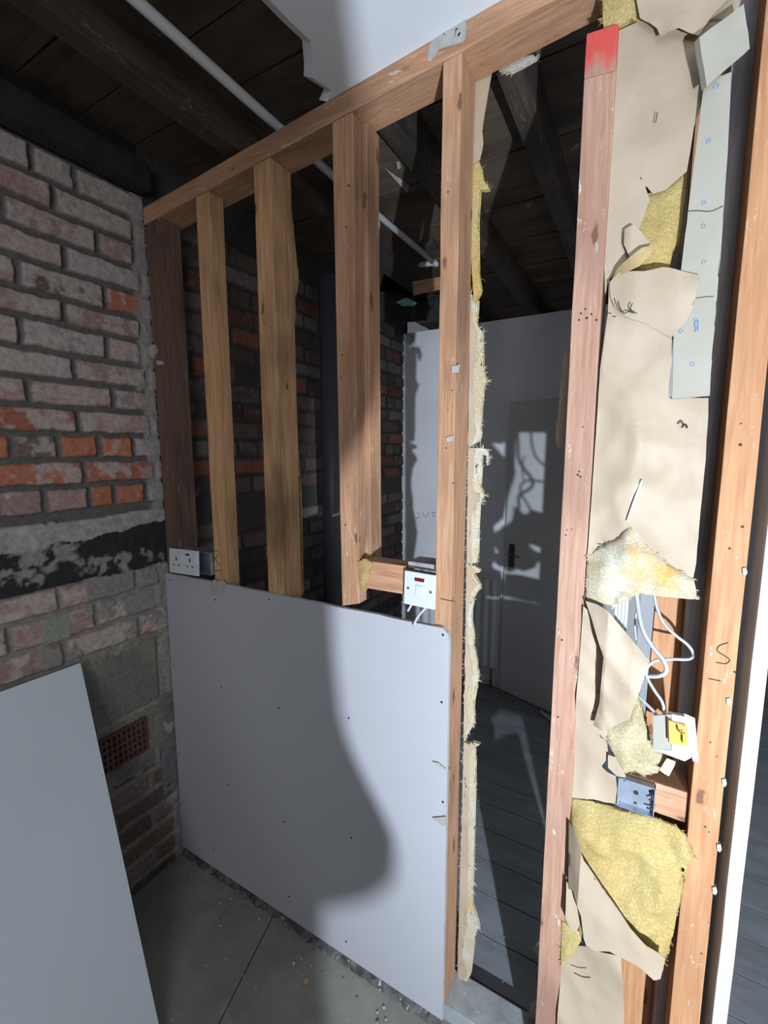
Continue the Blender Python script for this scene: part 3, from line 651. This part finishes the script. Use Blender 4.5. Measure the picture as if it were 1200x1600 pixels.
# fringe on stud 3, stud 4, stud 1, behind stud 6
tp = [(446, 270), (449, 300), (449, 400), (456, 404), (461, 418), (462, 440), (456, 460), (458, 490), (454, 510), (455, 560), (453, 620), (455, 700), (460, 760), (467, 775), (460, 785), (462, 860), (468, 905), (470, 930), (462, 930), (457, 800), (452, 650), (449, 500), (446, 400)]
o = sheet('insulation_fringe', tp, .090, M['wool_brown'], wr(.002), .014, .010, fibres=160, fl=.010)
tag(o, 'amber wool fringe along the far edge of the knotty stud, wide tuft near its top', 'insulation')
tp = [(548, 255), (556, 275), (561, 300), (556, 330), (558, 370), (566, 385), (568, 402), (560, 408), (556, 400), (551, 360), (549, 300)]
o = sheet('paper_scrap', tp, .043, M['paper'], wr(.002), .002, .008); tag(o, 'narrow curled paper strip stuck to the side of the short double stud', 'paper scrap')
tp = [(552, 415), (562, 410), (566, 430), (562, 470), (560, 520), (562, 560), (558, 600), (562, 640), (565, 700), (566, 760), (568, 820), (574, 862), (580, 868), (570, 874), (564, 840), (560, 760), (556, 680), (552, 560), (550, 470)]
o = sheet('insulation_fringe', tp, .0425, M['wool_brown'], wr(.002), .006, .008, fibres=90, fl=.008, depth=.008); tag(o, 'thin amber wool line squeezed in the groove of the short double stud', 'insulation')
o = sheet('insulation_fringe', [(560, 878), (570, 873), (582, 880), (574, 900), (570, 925), (562, 920)], -.002, M['wool_brown'], wr(.002), .008, .008, fibres=40, fl=.008, depth=.006); tag(o, 'wool and glue remains at the foot of the short double stud', 'insulation')
tp = [(261, 385), (266, 392), (265, 430), (268, 480), (274, 540), (281, 590), (284, 640), (287, 690), (292, 740), (290, 780), (297, 840), (292, 848), (288, 790), (284, 740), (280, 690), (276, 620), (270, 560), (264, 480), (260, 420)]
o = sheet('insulation_fringe', tp, .076, M['wool_brown'], wr(.002), .008, .008, fibres=60, fl=.007); tag(o, 'thin wavy amber wool line along the dark stud by the bricks', 'insulation')
tp = [(893, 530), (884, 548), (879, 575), (877, 600), (874, 618), (878, 637), (874, 650), (870, 665), (868, 685), (870, 698), (879, 699), (884, 650), (893, 640)]
o = sheet('paper_scrap', tp, .10, M['paper'], wr(.003), .010, .012, jag=.001, fibres=40); tag(o, 'torn board and paper edge peeking out behind the pink stud', 'paper scrap')
for px_, lb in (([(868, 1205), (861, 1210), (851, 1222), (858, 1235), (868, 1236)], 'amber wool bit behind the pink stud above the floorboards'), ([(852, 1470), (833, 1484), (845, 1500), (852, 1505)], 'white paper corner behind the pink stud low down'), ([(845, 1560), (828, 1572), (824, 1600), (845, 1610)], 'paper shred standing at the foot of the pink stud')):
    o = sheet('paper_scrap', px_, .10, M['paper'], wr(.003), .004, .01); tag(o, lb, 'paper scrap')
o = sheet('paper_scrap', [(583, 335), (592, 338), (594, 352), (592, 358), (583, 367)], .1, M['paper'], wr(.003), .004, .01); tag(o, 'small yellowed paper piece sticking out behind the short double stud near the conduit', 'paper scrap')
o = sheet('paper_scrap', [(581, 617), (592, 619), (590, 632), (584, 645), (581, 643)], .108, M['paper'], wr(.003), .003, .01); tag(o, 'little pale paper tag halfway down behind the short double stud', 'paper scrap')
o = sheet('paper_scrap', [(775, 100), (790, 92), (800, 96), (832, 85), (838, 90), (825, 98), (800, 112), (782, 112)], .105, M['wool_white'], wr(.004), .01, .01, fibres=40); tag(o, 'pale wool shred hanging under the top plate over the open gap', 'insulation')
# plaster splashes on the top plate and stud faces
PLT = bpy.data.objects['wall_plate']
o = sheet('plaster_remnant', [(668, 95), (670, 72), (676, 60), (668, 52), (664, 60), (645, 68), (650, 55), (664, 50), (668, 38), (680, 22), (690, 19), (694, 30), (706, 36), (715, 34), (722, 22), (737, 14), (738, 24), (728, 32), (730, 44), (727, 60), (722, 66), (719, 52), (712, 44), (706, 66), (700, 68), (702, 54), (694, 50), (690, 70), (684, 78), (672, 96)], -.002, M['chip'], crease(.004), .0035, .006, jag=.0012)
tag(o, 'torn white plaster and paper stuck on the top plate over the gap stud', 'plaster')
for pts_, Y, par, nm in (([(705, 572), (718, 570), (716, 582), (706, 583)], -.003, S5, 'plaster_spot'), ([(697, 684), (708, 680), (706, 690), (698, 690)], -.003, S5, 'plaster_spot')):
    sheet(nm, pts_, Y, M['chip'], None, .004, .01, parent=par)

# ------------------------------------------------------------------ plasterboard panel
PB = thing('plasterboard_panel', 'large grey-white plasterboard screwed low across the studs', 'plasterboard', (-.94, 0, .035))
bm = bmesh.new()
topz = lambda x: 1.168+.004*math.sin(x*9)
poly = [(-1.494, .034), (-.379, .034), (-.381, 1.14)]+[(-.384-.0*i, 1.14) for i in range(0)]
poly += [(-.385, 1.158), (-.40, 1.170)]+[(-.40-1.07*i/30, 1.170-.008*i/30+random.uniform(-.0015, .0015)) for i in range(1, 30)]+[(-1.475, 1.162), (-1.488, 1.158), (-1.490, 1.14)]
f = bm.faces.new([bm.verts.new((x, -.0125, z)) for x, z in poly]); bmesh.ops.triangulate(bm, faces=[f])
r = bmesh.ops.extrude_face_region(bm, geom=bm.faces[:])
for g in r['geom']:
    if isinstance(g, bmesh.types.BMVert): g.co.y = 0
bmesh.ops.recalc_face_normals(bm, faces=bm.faces)
for f in bm.faces: f.material_index = 1 if abs(f.normal.y) < .5 else 0
obj('board', bm, [M['pboard'], M['pboard_core']], PB)
for x, y in ((436, 1106), (545, 1122), (549, 1309), (444, 1284), (357, 1226), (346, 1073), (272, 1040), (265, 906), (421, 937), (336, 937), (692, 992), (690, 1097), (692, 1253), (280, 1178), (287, 1291), (452, 1401), (541, 1471), (334, 1328)):
    bm = bmesh.new(); disc(bm, at(x, y, -.0125)+Vector((0, .004, 0)), (0, -1, 0), .0032, .0045, 12)
    obj('screw', bm, M['black'], PB)['label'] = 'black drywall screw head'
sheet('torn_patch', [(328, 912), (335, 905), (340, 909), (348, 907), (353, 913), (352, 922), (343, 928), (335, 930), (329, 922)], -.0155, M['chip'], wr(.002), .003, .006, parent=PB, jag=.0012)['label'] = 'torn white patch at the top edge'
for pp in ([(675, 1278), (697, 1276), (697, 1290), (690, 1290)], [(675, 1190), (685, 1192), (697, 1202), (694, 1204)]):
    sheet('peeled_paper', pp, -.017, M['strip'], None, .0012, .01, parent=PB)

# leaning board in front of the bricks
A0 = Vector((-1.484, -.325, .945)); C0 = atz(251, 1628, .003); B0 = A0+Vector((0, -.78, .012)); D0 = C0+Vector((0, -.78, .012))
nv_ = (B0-A0).cross(C0-A0).normalized()
if nv_.x < 0: nv_ = -nv_
bm = bmesh.new()
ps = [A0, A0+nv_*.0125, C0, C0+nv_*.0125, B0, B0+nv_*.0125, D0, D0+nv_*.0125]
V_ = [bm.verts.new(p) for p in ps]
for f_ in ((0, 2, 3, 1), (4, 5, 7, 6), (0, 1, 5, 4), (2, 6, 7, 3), (1, 3, 7, 5), (0, 4, 6, 2)): bm.faces.new([V_[i] for i in f_])
bmesh.ops.recalc_face_normals(bm, faces=bm.faces); bevel(bm, .001, 1)
LB = obj('leaning_board', bm, M['pboard_pale']); tag(LB, 'pale loose plasterboard sheet leaning against the bare brick wall in the corner', 'plasterboard')
sheet('plaster_drip', [(136, 1150), (145, 1145), (150, 1162), (140, 1166)], -.345, M['wool_white'], None, .006, .01)['label'] = 'yellowish plaster blob on the edge of the leaning board'
bpy.data.objects['plaster_drip']['category'] = 'plaster'

# air brick
AB = thing('air_brick', 'dark terracotta air brick with square holes low in the brick wall', 'vent', (-1.49, -.21, .52))
bm = bmesh.new(); y0, y1, z0, z1 = -.315, -.125, .528, .648; ny, nz = 11, 5
cw = (y1-y0)/ny; ch = (z1-z0)/nz
for i in range(ny+1): box(bm, -1.503, -1.492, y0+i*cw-.004, y0+i*cw+.004, z0-.004, z1+.004)
for j in range(nz+1): box(bm, -1.503, -1.4925, y0-.004, y1+.004, z0+j*ch-.0045, z0+j*ch+.0045)
obj('grille', bm, M['terracotta'], AB)
obj('backing', bbox(-1.505, -1.5025, y0, y1, z0, z1, 0), M['debris'], AB)

# ------------------------------------------------------------------ electrical
def plate_face(w_, h_, t_=.009):
    bm = bmesh.new(); box(bm, -w_/2, w_/2, -t_, 0, -h_/2, h_/2); bmesh.ops.recalc_face_normals(bm, faces=bm.faces); bevel(bm, .0025, 3); return bm
def placed(bm, Mx): bmesh.ops.transform(bm, matrix=Mx, verts=bm.verts); return bm
SK = thing('double_socket', 'white double socket outlet pulled forward between dark stud and weathered stud', 'socket', (-1.33, 0, 1.18))
Mx = Matrix.Translation((-1.341, -.034, 1.226)) @ Matrix.Rotation(math.radians(-2), 4, 'Y') @ Matrix.Rotation(math.radians(-4), 4, 'X')
obj('faceplate', placed(plate_face(.150, .085), Mx), M['white'], SK)
for sx in (-1, 1):
    cx = sx*.036
    for nm, a, b, c_, d_ in (('pin_hole', cx-.003, cx+.003, .002, .014), ('pin_hole', cx-.017, cx-.009, -.016, -.012), ('pin_hole', cx+.009, cx+.017, -.016, -.012)):
        bm = bmesh.new(); box(bm, a, b, -.0096, -.008, c_, d_); obj(nm, placed(bm, Mx), M['black'], SK)
    sx2 = -.008 if sx < 0 else .058
    bm = bmesh.new(); box(bm, sx2-.006, sx2+.006, -.0125, -.008, .002, .022); bevel(bm, .001, 1); obj('rocker_switch', placed(bm, Mx), M['white'], SK)
bm = bmesh.new(); box(bm, .016, .034, -.0105, -.008, .024, .030); obj('indicator', placed(bm, Mx), M['black'], SK)
bm = bmesh.new()
for b_ in ((-1.405, -1.240, .028, .030, 1.186, 1.262), (-1.405, -1.240, -.012, .028, 1.260, 1.262), (-1.405, -1.240, -.012, .028, 1.186, 1.188), (-1.242, -1.240, -.012, .028, 1.188, 1.260), (-1.405, -1.403, -.012, .028, 1.188, 1.260)): box(bm, *b_)
obj('back_box', bm, M['galv'], SK)
FS = thing('fused_switch', 'white square fused switch with red indicator between the studs', 'switch', (-.463, 0, 1.21))
Mx = Matrix.Translation((-.463, -.006, 1.257)) @ Matrix.Rotation(math.radians(1.2), 4, 'Y')
obj('faceplate', placed(plate_face(.086, .088, .008), Mx), M['white'], FS)
bm = bmesh.new(); box(bm, -.013, .013, -.0095, -.007, .022, .031); obj('indicator', placed(bm, Mx), M['red'], FS)
bm = bmesh.new(); box(bm, -.009, .009, -.011, -.007, -.014, .012); bevel(bm, .001, 1); obj('rocker', placed(bm, Mx), M['white'], FS)
for s in (-1, 1):
    bm = bmesh.new(); disc(bm, (s*.031, -.0075, 0), (0, -1, 0), .0035, .0015, 14); obj('fixing_screw', placed(bm, Mx), M['dull'], FS)
bm = bmesh.new(); box(bm, -.036, .036, .002, .04, -.036, .036); obj('back_box', placed(bm, Mx), M['galv'], FS)
for pp in ([(646, 940, .0), (641, 948, -.005), (637, 955, -.008)], [(670, 945, .0), (662, 953, -.012), (652, 965, -.018), (646, 978, -.02)]):
    bm = bmesh.new(); tube(bm, spline([at(x, y, Y) for x, y, Y in pp], 5), .0032, 10); obj('cable_end', bm, M['cable'], FS)
# metal back box in the nogging
MB_ = thing('back_box', 'empty galvanised metal back box set in the low nogging', 'electrical box', (.035, .0, .85))
bm = bmesh.new()
for b_ in ((.002, .068, .011, .013, .853, .917), (.001, .003, -.004, .012, .852, .918), (.067, .069, -.004, .012, .852, .918), (.002, .068, -.004, .012, .916, .918), (.002, .068, -.004, .012, .852, .854)): box(bm, *b_)
obj('box_shell', bm, M['galv'], MB_)
for x, z_, r_ in ((.035, .886, .005), (.012, .905, .002), (.060, .9, .003), (.035, .862, .003)):
    bm = bmesh.new(); disc(bm, (x, .0115, z_), (0, -1, 0), r_, .001, 14); obj('knockout', bm, M['black'], MB_)
for p_ in ([(1010, 1262), (1020, 1264), (1022, 1255)], [(1014, 1250), (1020, 1248), (1019, 1241)]):
    mark(p_, -.001, MB_, 'fixing_lug', .0022)
# dangling switch
DS = thing('dangling_switch', 'orange rocker cooker switch hanging loose from grey cables', 'switch', tuple(at(1055, 1185, -.03)))
def quadbox(name, px4, Ys, th, mat, par, inset=0):
    P_ = [at(x, y, Y) for (x, y), Y in zip(px4, Ys)]
    n = (P_[1]-P_[0]).cross(P_[3]-P_[0]).normalized()
    if n.y < 0: n = -n
    bm = bmesh.new(); a = [bm.verts.new(p) for p in P_]; b = [bm.verts.new(p+n*th) for p in P_]
    bm.faces.new(a); bm.faces.new(b[::-1])
    for i in range(4): bm.faces.new((a[i], a[(i+1) % 4], b[(i+1) % 4], b[i]))
    bmesh.ops.recalc_face_normals(bm, faces=bm.faces); bevel(bm, .001, 2)
    return obj(name, bm, mat, par)
quadbox('housing', [(1020, 1118), (1052, 1116), (1052, 1171), (1020, 1171)], [-.03, -.045, -.045, -.03], .004, M['beige'], DS)
quadbox('body', [(1050, 1116), (1080, 1122), (1080, 1182), (1050, 1172)], [-.046, -.03, -.03, -.046], .012, M['white'], DS)
quadbox('rocker', [(1045, 1126), (1074, 1136), (1075, 1167), (1046, 1161)], [-.055, -.045, -.045, -.055], .008, M['orange'], DS)
quadbox('faceplate', [(1070, 1115), (1086, 1122), (1092, 1191), (1084, 1190)], [-.034, -.02, -.02, -.034], .003, M['white'], DS)
quadbox('lower_rim', [(1022, 1172), (1052, 1173), (1084, 1182), (1070, 1190)], [-.03, -.045, -.03, -.025], .003, M['white'], DS)
mark([(1058, 1133), (1060, 1142), (1070, 1146)], -.055, DS, 'switch_slot', .0012); mark([(1066, 1148), (1066, 1160)], -.053, DS, 'switch_slot', .0012)
# cables in the bay
def cable(pts, r, label, parent=None, mat='cable'):
    bm = bmesh.new(); tube(bm, spline([at(x, y, Y) for x, y, Y in pts], 8), r, 12); o = obj('cable', bm, M[mat], parent)
    if label: tag(o, label, 'cable', 'grey cables in the papered bay')
    return o
cable([(993, 900, .04), (996, 940, .03), (1003, 980, .01), (1018, 1008, .0), (1037, 1032, -.01), (1041, 1048, -.012), (1030, 1056, -.01), (1010, 1057, 0), (1000, 1060, .01), (994, 1072, .03)], .0042, 'thick grey cable looping forward and back behind the paper flap')
cable([(1021, 900, .05), (1024, 940, .04), (1036, 972, .03), (1055, 992, .03), (1075, 1008, .04), (1083, 1022, .045), (1076, 1030, .03), (1050, 1030, .015), (1025, 1032, .0), (1012, 1042, -.005), (1010, 1056, -.006), (1022, 1078, -.012), (1035, 1098, -.02), (1039, 1122, -.03)], .0030, 'thin grey cable curling wide to the grey batten and down to the switch')
cable([(985, 1075, .02), (997, 1087, .0), (1010, 1100, -.01), (1022, 1112, -.02), (1028, 1122, -.028)], .0032, 'short straight grey cable entering the switch top from the paper flap')
cable([(996, 950, .075), (992, 975, .07), (994, 1000, .07)], .002, 'fine pale wire deep in the bay left of the back stud')
bm = bmesh.new()
tx0 = at(960, 960, .05).x
for k, x in enumerate((.0, .0065, .013, .0195)):
    box(bm, tx0+x, tx0+.0055+x, .05, .056, 1.22, 1.45)
tag(obj('cable_trunking', bm, M['cable']), 'pale grey ribbed cable trunking just under the fluffy white wool', 'trunking')

# ------------------------------------------------------------------ door lining
DL = thing('door_lining', 'white painted door lining with chipped edges at the far side of the orange stud', 'door frame', (.21, .03, 0))
timber('lining_board', [(.197, -.020, 0), (.219, -.020, 0), (.219, .115, 0), (.197, .115, 0), (.190, -.020, 2.45), (.213, -.020, 2.45), (.213, .115, 2.45), (.190, .115, 2.45)], M['whitepaint'], parent=DL, cuts=26, wob=.0015)
timber('stop_bead', [(.219, .0, 0), (.2245, .0, 0), (.2245, .10, 0), (.219, .10, 0), (.213, .0, 2.45), (.2185, .0, 2.45), (.2185, .10, 2.45), (.213, .10, 2.45)], plain('raw_pink', (.55, .42, .40), .8, var=.3, scale=20), parent=DL, cuts=16, wob=.002)
for i, (x, y) in enumerate(((1165, 893), (1140, 1097), (1133, 1223), (1125, 1325), (1118, 1392))):
    o = sheet('plaster_chip', [(x-5, y-5), (x+1, y-6), (x+3, y+2), (x, y+7), (x-4, y+4)], -.004, M['chip'], None, .008, .008, jag=.001)
    tag(o, ['topmost plaster plug', 'dark-holed plaster chip near the dash', 'small plaster plug level with the metal back box', 'plaster plug level with the yellow batt', 'lowest plaster plug'][i]+' beside the white door lining', 'plaster', 'plaster plugs along the door lining')

# ------------------------------------------------------------------ back room
hx, hy = .03, 1.60; fx, fy = -.735, 1.862
d = Vector((fx-hx, fy-hy, 0)).normalized(); nrm = Vector((-d.y, d.x, 0))
if nrm.y < 0: nrm = -nrm
R = Matrix(((d.x, nrm.x, 0, hx), (d.y, nrm.y, 0, hy), (0, 0, 1, 0), (0, 0, 0, 1)))
DR = thing('door', 'flat grey-white door leaf standing open against the back wall', 'door', (hx, hy, .004)); DR['kind'] = 'thing'
bm = bmesh.new(); box(bm, 0, .81, 0, .035, .006, 1.905, M=R); bmesh.ops.recalc_face_normals(bm, faces=bm.faces); bevel(bm, .002, 1); obj('leaf', bm, M['doorpaint'], DR)
h = thing('x', '', '', (0, 0, 0)); bpy.data.objects.remove(h)
hz = at(797, 868, 1.84).z
bm = bmesh.new(); box(bm, .735, .775, -.006, 0, hz-.075, hz+.075, M=R); bevel(bm, .002, 1); hp = obj('handle_plate', bm, M['dull'], DR)
bm = bmesh.new(); tube(bm, [R @ Vector((.755, -.004, hz+.015)), R @ Vector((.755, -.045, hz+.015)), R @ Vector((.735, -.05, hz+.015)), R @ Vector((.67, -.05, hz+.012))], .008, 12); obj('lever', bm, M['dull'], hp)
RD = thing('radiator', 'white ribbed panel radiator half hidden behind the door leaf', 'radiator', (-.95, 1.84, .14))
bm = bmesh.new(); x = -1.32; prof = []
n = 0
xs_ = np.arange(-1.32, -.755, .006)
top_, bot_ = .775, .14
va = [bm.verts.new((float(a), 1.838+.006*math.cos(a*2*math.pi/.055), top_-.03)) for a in xs_]; vb = [bm.verts.new((float(a), 1.838+.006*math.cos(a*2*math.pi/.055), bot_+.03)) for a in xs_]
vt = [bm.verts.new((float(a), 1.842, top_)) for a in xs_]; vbo = [bm.verts.new((float(a), 1.842, bot_)) for a in xs_]
for a in range(len(xs_)-1):
    for r0, r1 in ((vt, va), (va, vb), (vb, vbo)): bm.faces.new((r0[a], r0[a+1], r1[a+1], r1[a])).smooth = True
r = bmesh.ops.extrude_face_region(bm, geom=bm.faces[:])
for g in r['geom']:
    if isinstance(g, bmesh.types.BMVert): g.co.y = 1.872
obj('panel', bm, M['doorpaint'], RD)
obj('top_grille', bbox(-1.31, -.765, 1.842, 1.88, .775, .785, .001), M['doorpaint'], RD)
for x in (-1.29, -.80): 
    bm = bmesh.new(); tube(bm, [(x, 1.87, .16), (x, 1.87, .05), (x, 1.87, .002)], .008, 10); obj('pipe', bm, M['dull'], RD)
bm = bmesh.new(); tube(bm, spline([atz(845, 1112, .013), atz(852, 1118, .013), atz(868, 1130, .013), atz(900, 1150, .013)]), .012, 12)
tag(obj('hose', bm, M['conduit']), 'white hose end on the dark floorboards by the door leaf', 'hose')
# scribble on the back wall
for pp in ([(652, 800), (656, 808), (650, 810)], [(660, 801), (665, 808), (670, 800)], [(674, 802), (680, 800), (676, 808)]):
    o = mark(pp, 1.899, None, 'pencil_scribble', .0016, 4, mat='dull'); tag(o, 'faint grey pencil scribble on the lit back wall', 'pencil mark', 'pencil scribbles on the back wall')
# hanging debris in the ceiling void
HD = thing('debris_bundle', 'black tangle of dusty fibres hanging under the void near the teal scrap', 'debris', tuple(at(655, 500, 1.3)))
bm = bmesh.new()
for k in range(46):
    x0 = random.uniform(615, 688); y0_ = random.uniform(455, 480); a = at(x0, y0_, 1.3)
    pts_ = [a]
    for j in range(4): pts_.append(pts_[-1]+Vector((random.uniform(-.03, .03), random.uniform(-.03, .03), -random.uniform(.005, .035))))
    tube(bm, pts_, .0012, 4)
obj('fibres', bm, M['debris'], HD)
o = sheet('paper_scrap', [(618, 472), (635, 465), (640, 467), (652, 474), (645, 478), (628, 478)], 1.25, M['teal'], None, .004, .05); tag(o, 'small teal scrap caught in the dark ceiling void', 'scrap')
timber('ceiling_rubble', [at(583, 505, 1.3), at(689, 500, 1.3), at(689, 500, 1.8), at(583, 505, 1.8), at(583, 455, 1.3), at(689, 462, 1.3), at(689, 462, 1.8), at(583, 455, 1.8)], M['debris'], 'black ledge of soot and rubble above the lit back wall', 'beam', axis=0, cuts=10, wob=.01)
bm = bmesh.new(); tube(bm, spline([at(642, 525, 1.88), at(646, 530, 1.88), at(641, 537, 1.88), at(647, 545, 1.88)]), .0022, 5)
tag(obj('wire_end', bm, M['black']), 'tiny black curled wire end hanging in front of the lit wall', 'wire')

for i, (pp, lb) in enumerate((([(232, 540), (240, 538), (244, 548), (238, 560), (233, 552)], 'grey plaster lump bridging the bricks and the dark stud'), ([(244, 563), (252, 564), (254, 570), (246, 571)], 'small plaster drip on the face of the dark stud'))):
    tag(sheet('plaster_chip', pp, -.006, M['chip'], None, .008, .006, jag=.001), lb, 'plaster')
# white flecks under the boards: torn nails / plaster bits
for i, (x, y) in enumerate(((622, 258), (828, 128), (815, 92), (684, 334))):
    o = sheet('plaster_chip', [(x-3, y-5), (x+2, y-6), (x+4, y+3), (x-1, y+6)], [.5, .5, .3, 1.0][i], M['chip'], None, .004, .02); tag(o, 'tiny white plaster bit clinging under the dark void', 'plaster', 'plaster bits in the ceiling void')

# ------------------------------------------------------------------ rubble and crumbs on the floor
def chunk(name, c, r, mat, flat=.5, seed=0):
    bm = bmesh.new(); bmesh.ops.create_icosphere(bm, subdivisions=1, radius=r)
    for v_ in bm.verts:
        v_.co *= 1+.5*noise.noise(v_.co*60+Vector((seed*3.1, seed, 0))); v_.co.z = v_.co.z*flat
    bmesh.ops.rotate(bm, verts=bm.verts, cent=(0, 0, 0), matrix=Matrix.Rotation(seed, 3, 'Z'))
    mz = min(v_.co.z for v_ in bm.verts)
    for v_ in bm.verts: v_.co += Vector(c)-Vector((0, 0, mz))
    return obj(name, bm, mat)
rr = random.Random(3)
for k in range(34):
    x = rr.uniform(-1.45, -.42); y = -.03-abs(rr.gauss(0, .05)); o = chunk('rubble_piece', (x, y, .0), rr.uniform(.0025, .006), M['rubble'] if rr.random() < .6 else M['chip'], .6, k)
    tag(o, 'small rubble crumb along the foot of the plasterboard panel', 'rubble', 'rubble crumbs under the panel')
for k in range(12):
    px_, py_ = rr.uniform(260, 640), rr.uniform(1400, 1600); p = atz(px_, py_)
    if p.y > -.03 or p.x < -1.45: continue
    o = chunk('plaster_crumb', (p.x, p.y, 0), rr.uniform(.001, .003), M['chip'], .4, k); tag(o, 'white plaster crumb scattered on the bare grey floor', 'crumb', 'white crumbs on the front floor')
for k in range(16):
    x = rr.uniform(-.36, -.15); y = rr.uniform(.15, .9); o = chunk('plaster_crumb', (x-.4*y, y, .001), rr.uniform(.002, .005), M['chip'], .5, k)
    tag(o, 'white crumb lying on the dark floorboards', 'crumb', 'white crumbs on the dark floorboards')
p = atz(478, 1535); tag(chunk('wool_scrap', (p.x, p.y, 0), .010, M['wool_yellow'], .3, 4), 'yellow wool scrap lying on the bare grey floor', 'insulation')
# debris strip under the panel
bm = bmesh.new()
n = 90
rows_ = [[], [], []]
for i in range(n+1):
    x = -1.497+1.115*i/n
    for j, (yy_, zz) in enumerate(((-.018, .0), (-.006, .016), (.0, .030))):
        rows_[j].append(bm.verts.new((x, yy_+.010*noise.noise(Vector((x*30, j, 1))), max(.0005, zz+.012*noise.noise(Vector((x*40, j, 5)))))))
for a, b in zip(rows_, rows_[1:]):
    for i in range(n): bm.faces.new((a[i], a[i+1], b[i+1], b[i]))
tag(obj('dust_line', bm, plain('dust', (.16, .15, .14), 1, var=.8, scale=40, bump=.6, speck=(60, .62, (.45, .44, .42)))), 'line of dirt and dust packed in the slot under the panel', 'dust', kind='stuff')
# slab joints in the floor
bm = bmesh.new()
for a, b in (((430, 1425), (393, 1497)), ((655, 1600), (648, 1612))):
    p_, q_ = atz(*a), atz(*b); q_ = p_+(q_-p_)*(5 if a[0] == 430 else 1); tube(bm, [p_+Vector((0, 0, -.001)), p_.lerp(q_, .5)+Vector((.004, 0, -.001)), q_+Vector((0, 0, -.001))], .0022, 6)
struct(obj('floor_joint', bm, M['debris']))

# ------------------------------------------------------------------ the photographer, standing behind the lamp-lit side
def capsule(bm, a, b, r0, r1, n=6):
    a, b = Vector(a), Vector(b); tube(bm, [a+(b-a)*k/n for k in range(n+1)], 1.0, 16, taper=[r0+(r1-r0)*k/n for k in range(n+1)])
    for c, r in ((a, r0), (b, r1)): bmesh.ops.create_icosphere(bm, subdivisions=2, radius=r, matrix=Matrix.Translation(c))
PX, PY = .13, -1.20
bm = bmesh.new()
def ring_loft(rings):
    rs = []
    for (cx, cy, z, rx, ry) in rings: rs.append([bm.verts.new((cx+rx*math.cos(k*math.pi/12), cy+ry*math.sin(k*math.pi/12), z)) for k in range(24)])
    for a, b in zip(rs, rs[1:]):
        for k in range(24): bm.faces.new((a[k], a[(k+1) % 24], b[(k+1) % 24], b[k]))
    bm.faces.new(rs[0][::-1]); bm.faces.new(rs[-1])
ring_loft([(PX, PY, .835, .150, .14), (PX+.012, PY, .845, .194, .180), (PX+.012, PY, .875, .200, .184), (PX+.006, PY, .91, .183, .172), (PX, PY, .95, .166, .162), (PX, PY, 1.02, .161, .158), (PX, PY, 1.10, .160, .157), (PX, PY, 1.14, .172, .16), (PX, PY, 1.18, .206, .18), (PX, PY, 1.25, .215, .18), (PX-.01, PY, 1.36, .195, .15), (PX-.02, PY, 1.42, .12, .11), (PX-.02, PY, 1.46, .06, .06)])
for s in (-1, 1):
    capsule(bm, (PX+s*.08, PY, .82), (PX+s*.085, PY+.01, .46), .092, .066); capsule(bm, (PX+s*.085, PY+.01, .46), (PX+s*.09, PY-.01, .09), .060, .042)
    capsule(bm, (PX+s*.09, PY-.03, .05), (PX+s*.10, PY+.11, .035), .045, .035)
    capsule(bm, (PX-.01+s*.165, PY-.01, 1.38), (PX+s*.18, PY+.0, 1.17), .048, .044)
    capsule(bm, (PX+s*.18, PY+.0, 1.17), (PX-.10+s*.05, PY+.09, 1.49), .038, .028)
capsule(bm, (PX-.02, PY, 1.42), (PX-.02, PY+.005, 1.52), .055, .052)
PR = thing('photographer', 'person in a dark jacket holding up a phone, standing outside the picture', 'person', (PX, PY, 0))
body = obj('body', bm, M['cloth'], PR, smooth=True)
rm = body.modifiers.new('rm', 'REMESH'); rm.mode = 'VOXEL'; rm.voxel_size = .014; rm.use_smooth_shade = True
sm = body.modifiers.new('sm', 'SMOOTH'); sm.factor = .6; sm.iterations = 5
bm = bmesh.new(); hc = Vector((PX-.03, PY-.01, 1.62))
bmesh.ops.create_icosphere(bm, subdivisions=3, radius=1, matrix=Matrix.Translation(hc) @ Matrix.Diagonal((.075, .092, .115, 1)))
bmesh.ops.create_icosphere(bm, subdivisions=2, radius=.018, matrix=Matrix.Translation(hc+Vector((-.02, .09, -.015))))
for s in (-1, 1): bmesh.ops.create_icosphere(bm, subdivisions=2, radius=.02, matrix=Matrix.Translation(hc+Vector((s*.075, -.005, -.01))))
hd = obj('head', bm, M['skin'], PR, smooth=True); rm = hd.modifiers.new('rm', 'REMESH'); rm.mode = 'VOXEL'; rm.voxel_size = .008; rm.use_smooth_shade = True
bm = bmesh.new()
for s in (-1, 1):
    w0 = Vector((PX-.10+s*.05, PY+.10, 1.50)); capsule(bm, w0, w0+Vector((-s*.01, .04, .05)), .024, .020)
    for k in range(4): 
        a = w0+Vector((-s*.005, .045+.0*k, .045+.014*k-.02)); capsule(bm, a, a+Vector((-s*.022, .018, .004)), .008, .0065, 3)
    capsule(bm, w0+Vector((0, .02, .02)), w0+Vector((-s*.028, .028, .03)), .009, .008, 3)
obj('hands', bm, M['skin'], PR, smooth=True)
bm = bmesh.new()
bmesh.ops.create_icosphere(bm, subdivisions=3, radius=1, matrix=Matrix.Translation(hc+Vector((0, -.018, .022))) @ Matrix.Diagonal((.082, .094, .112, 1)))
obj('hair', bm, M['black'], PR, smooth=True)
tag(obj('phone', bbox(-.012, .066, -1.036, -1.027, 1.470, 1.630, .003), M['black']), 'black phone held up in the photographer hands, outside the picture', 'phone')
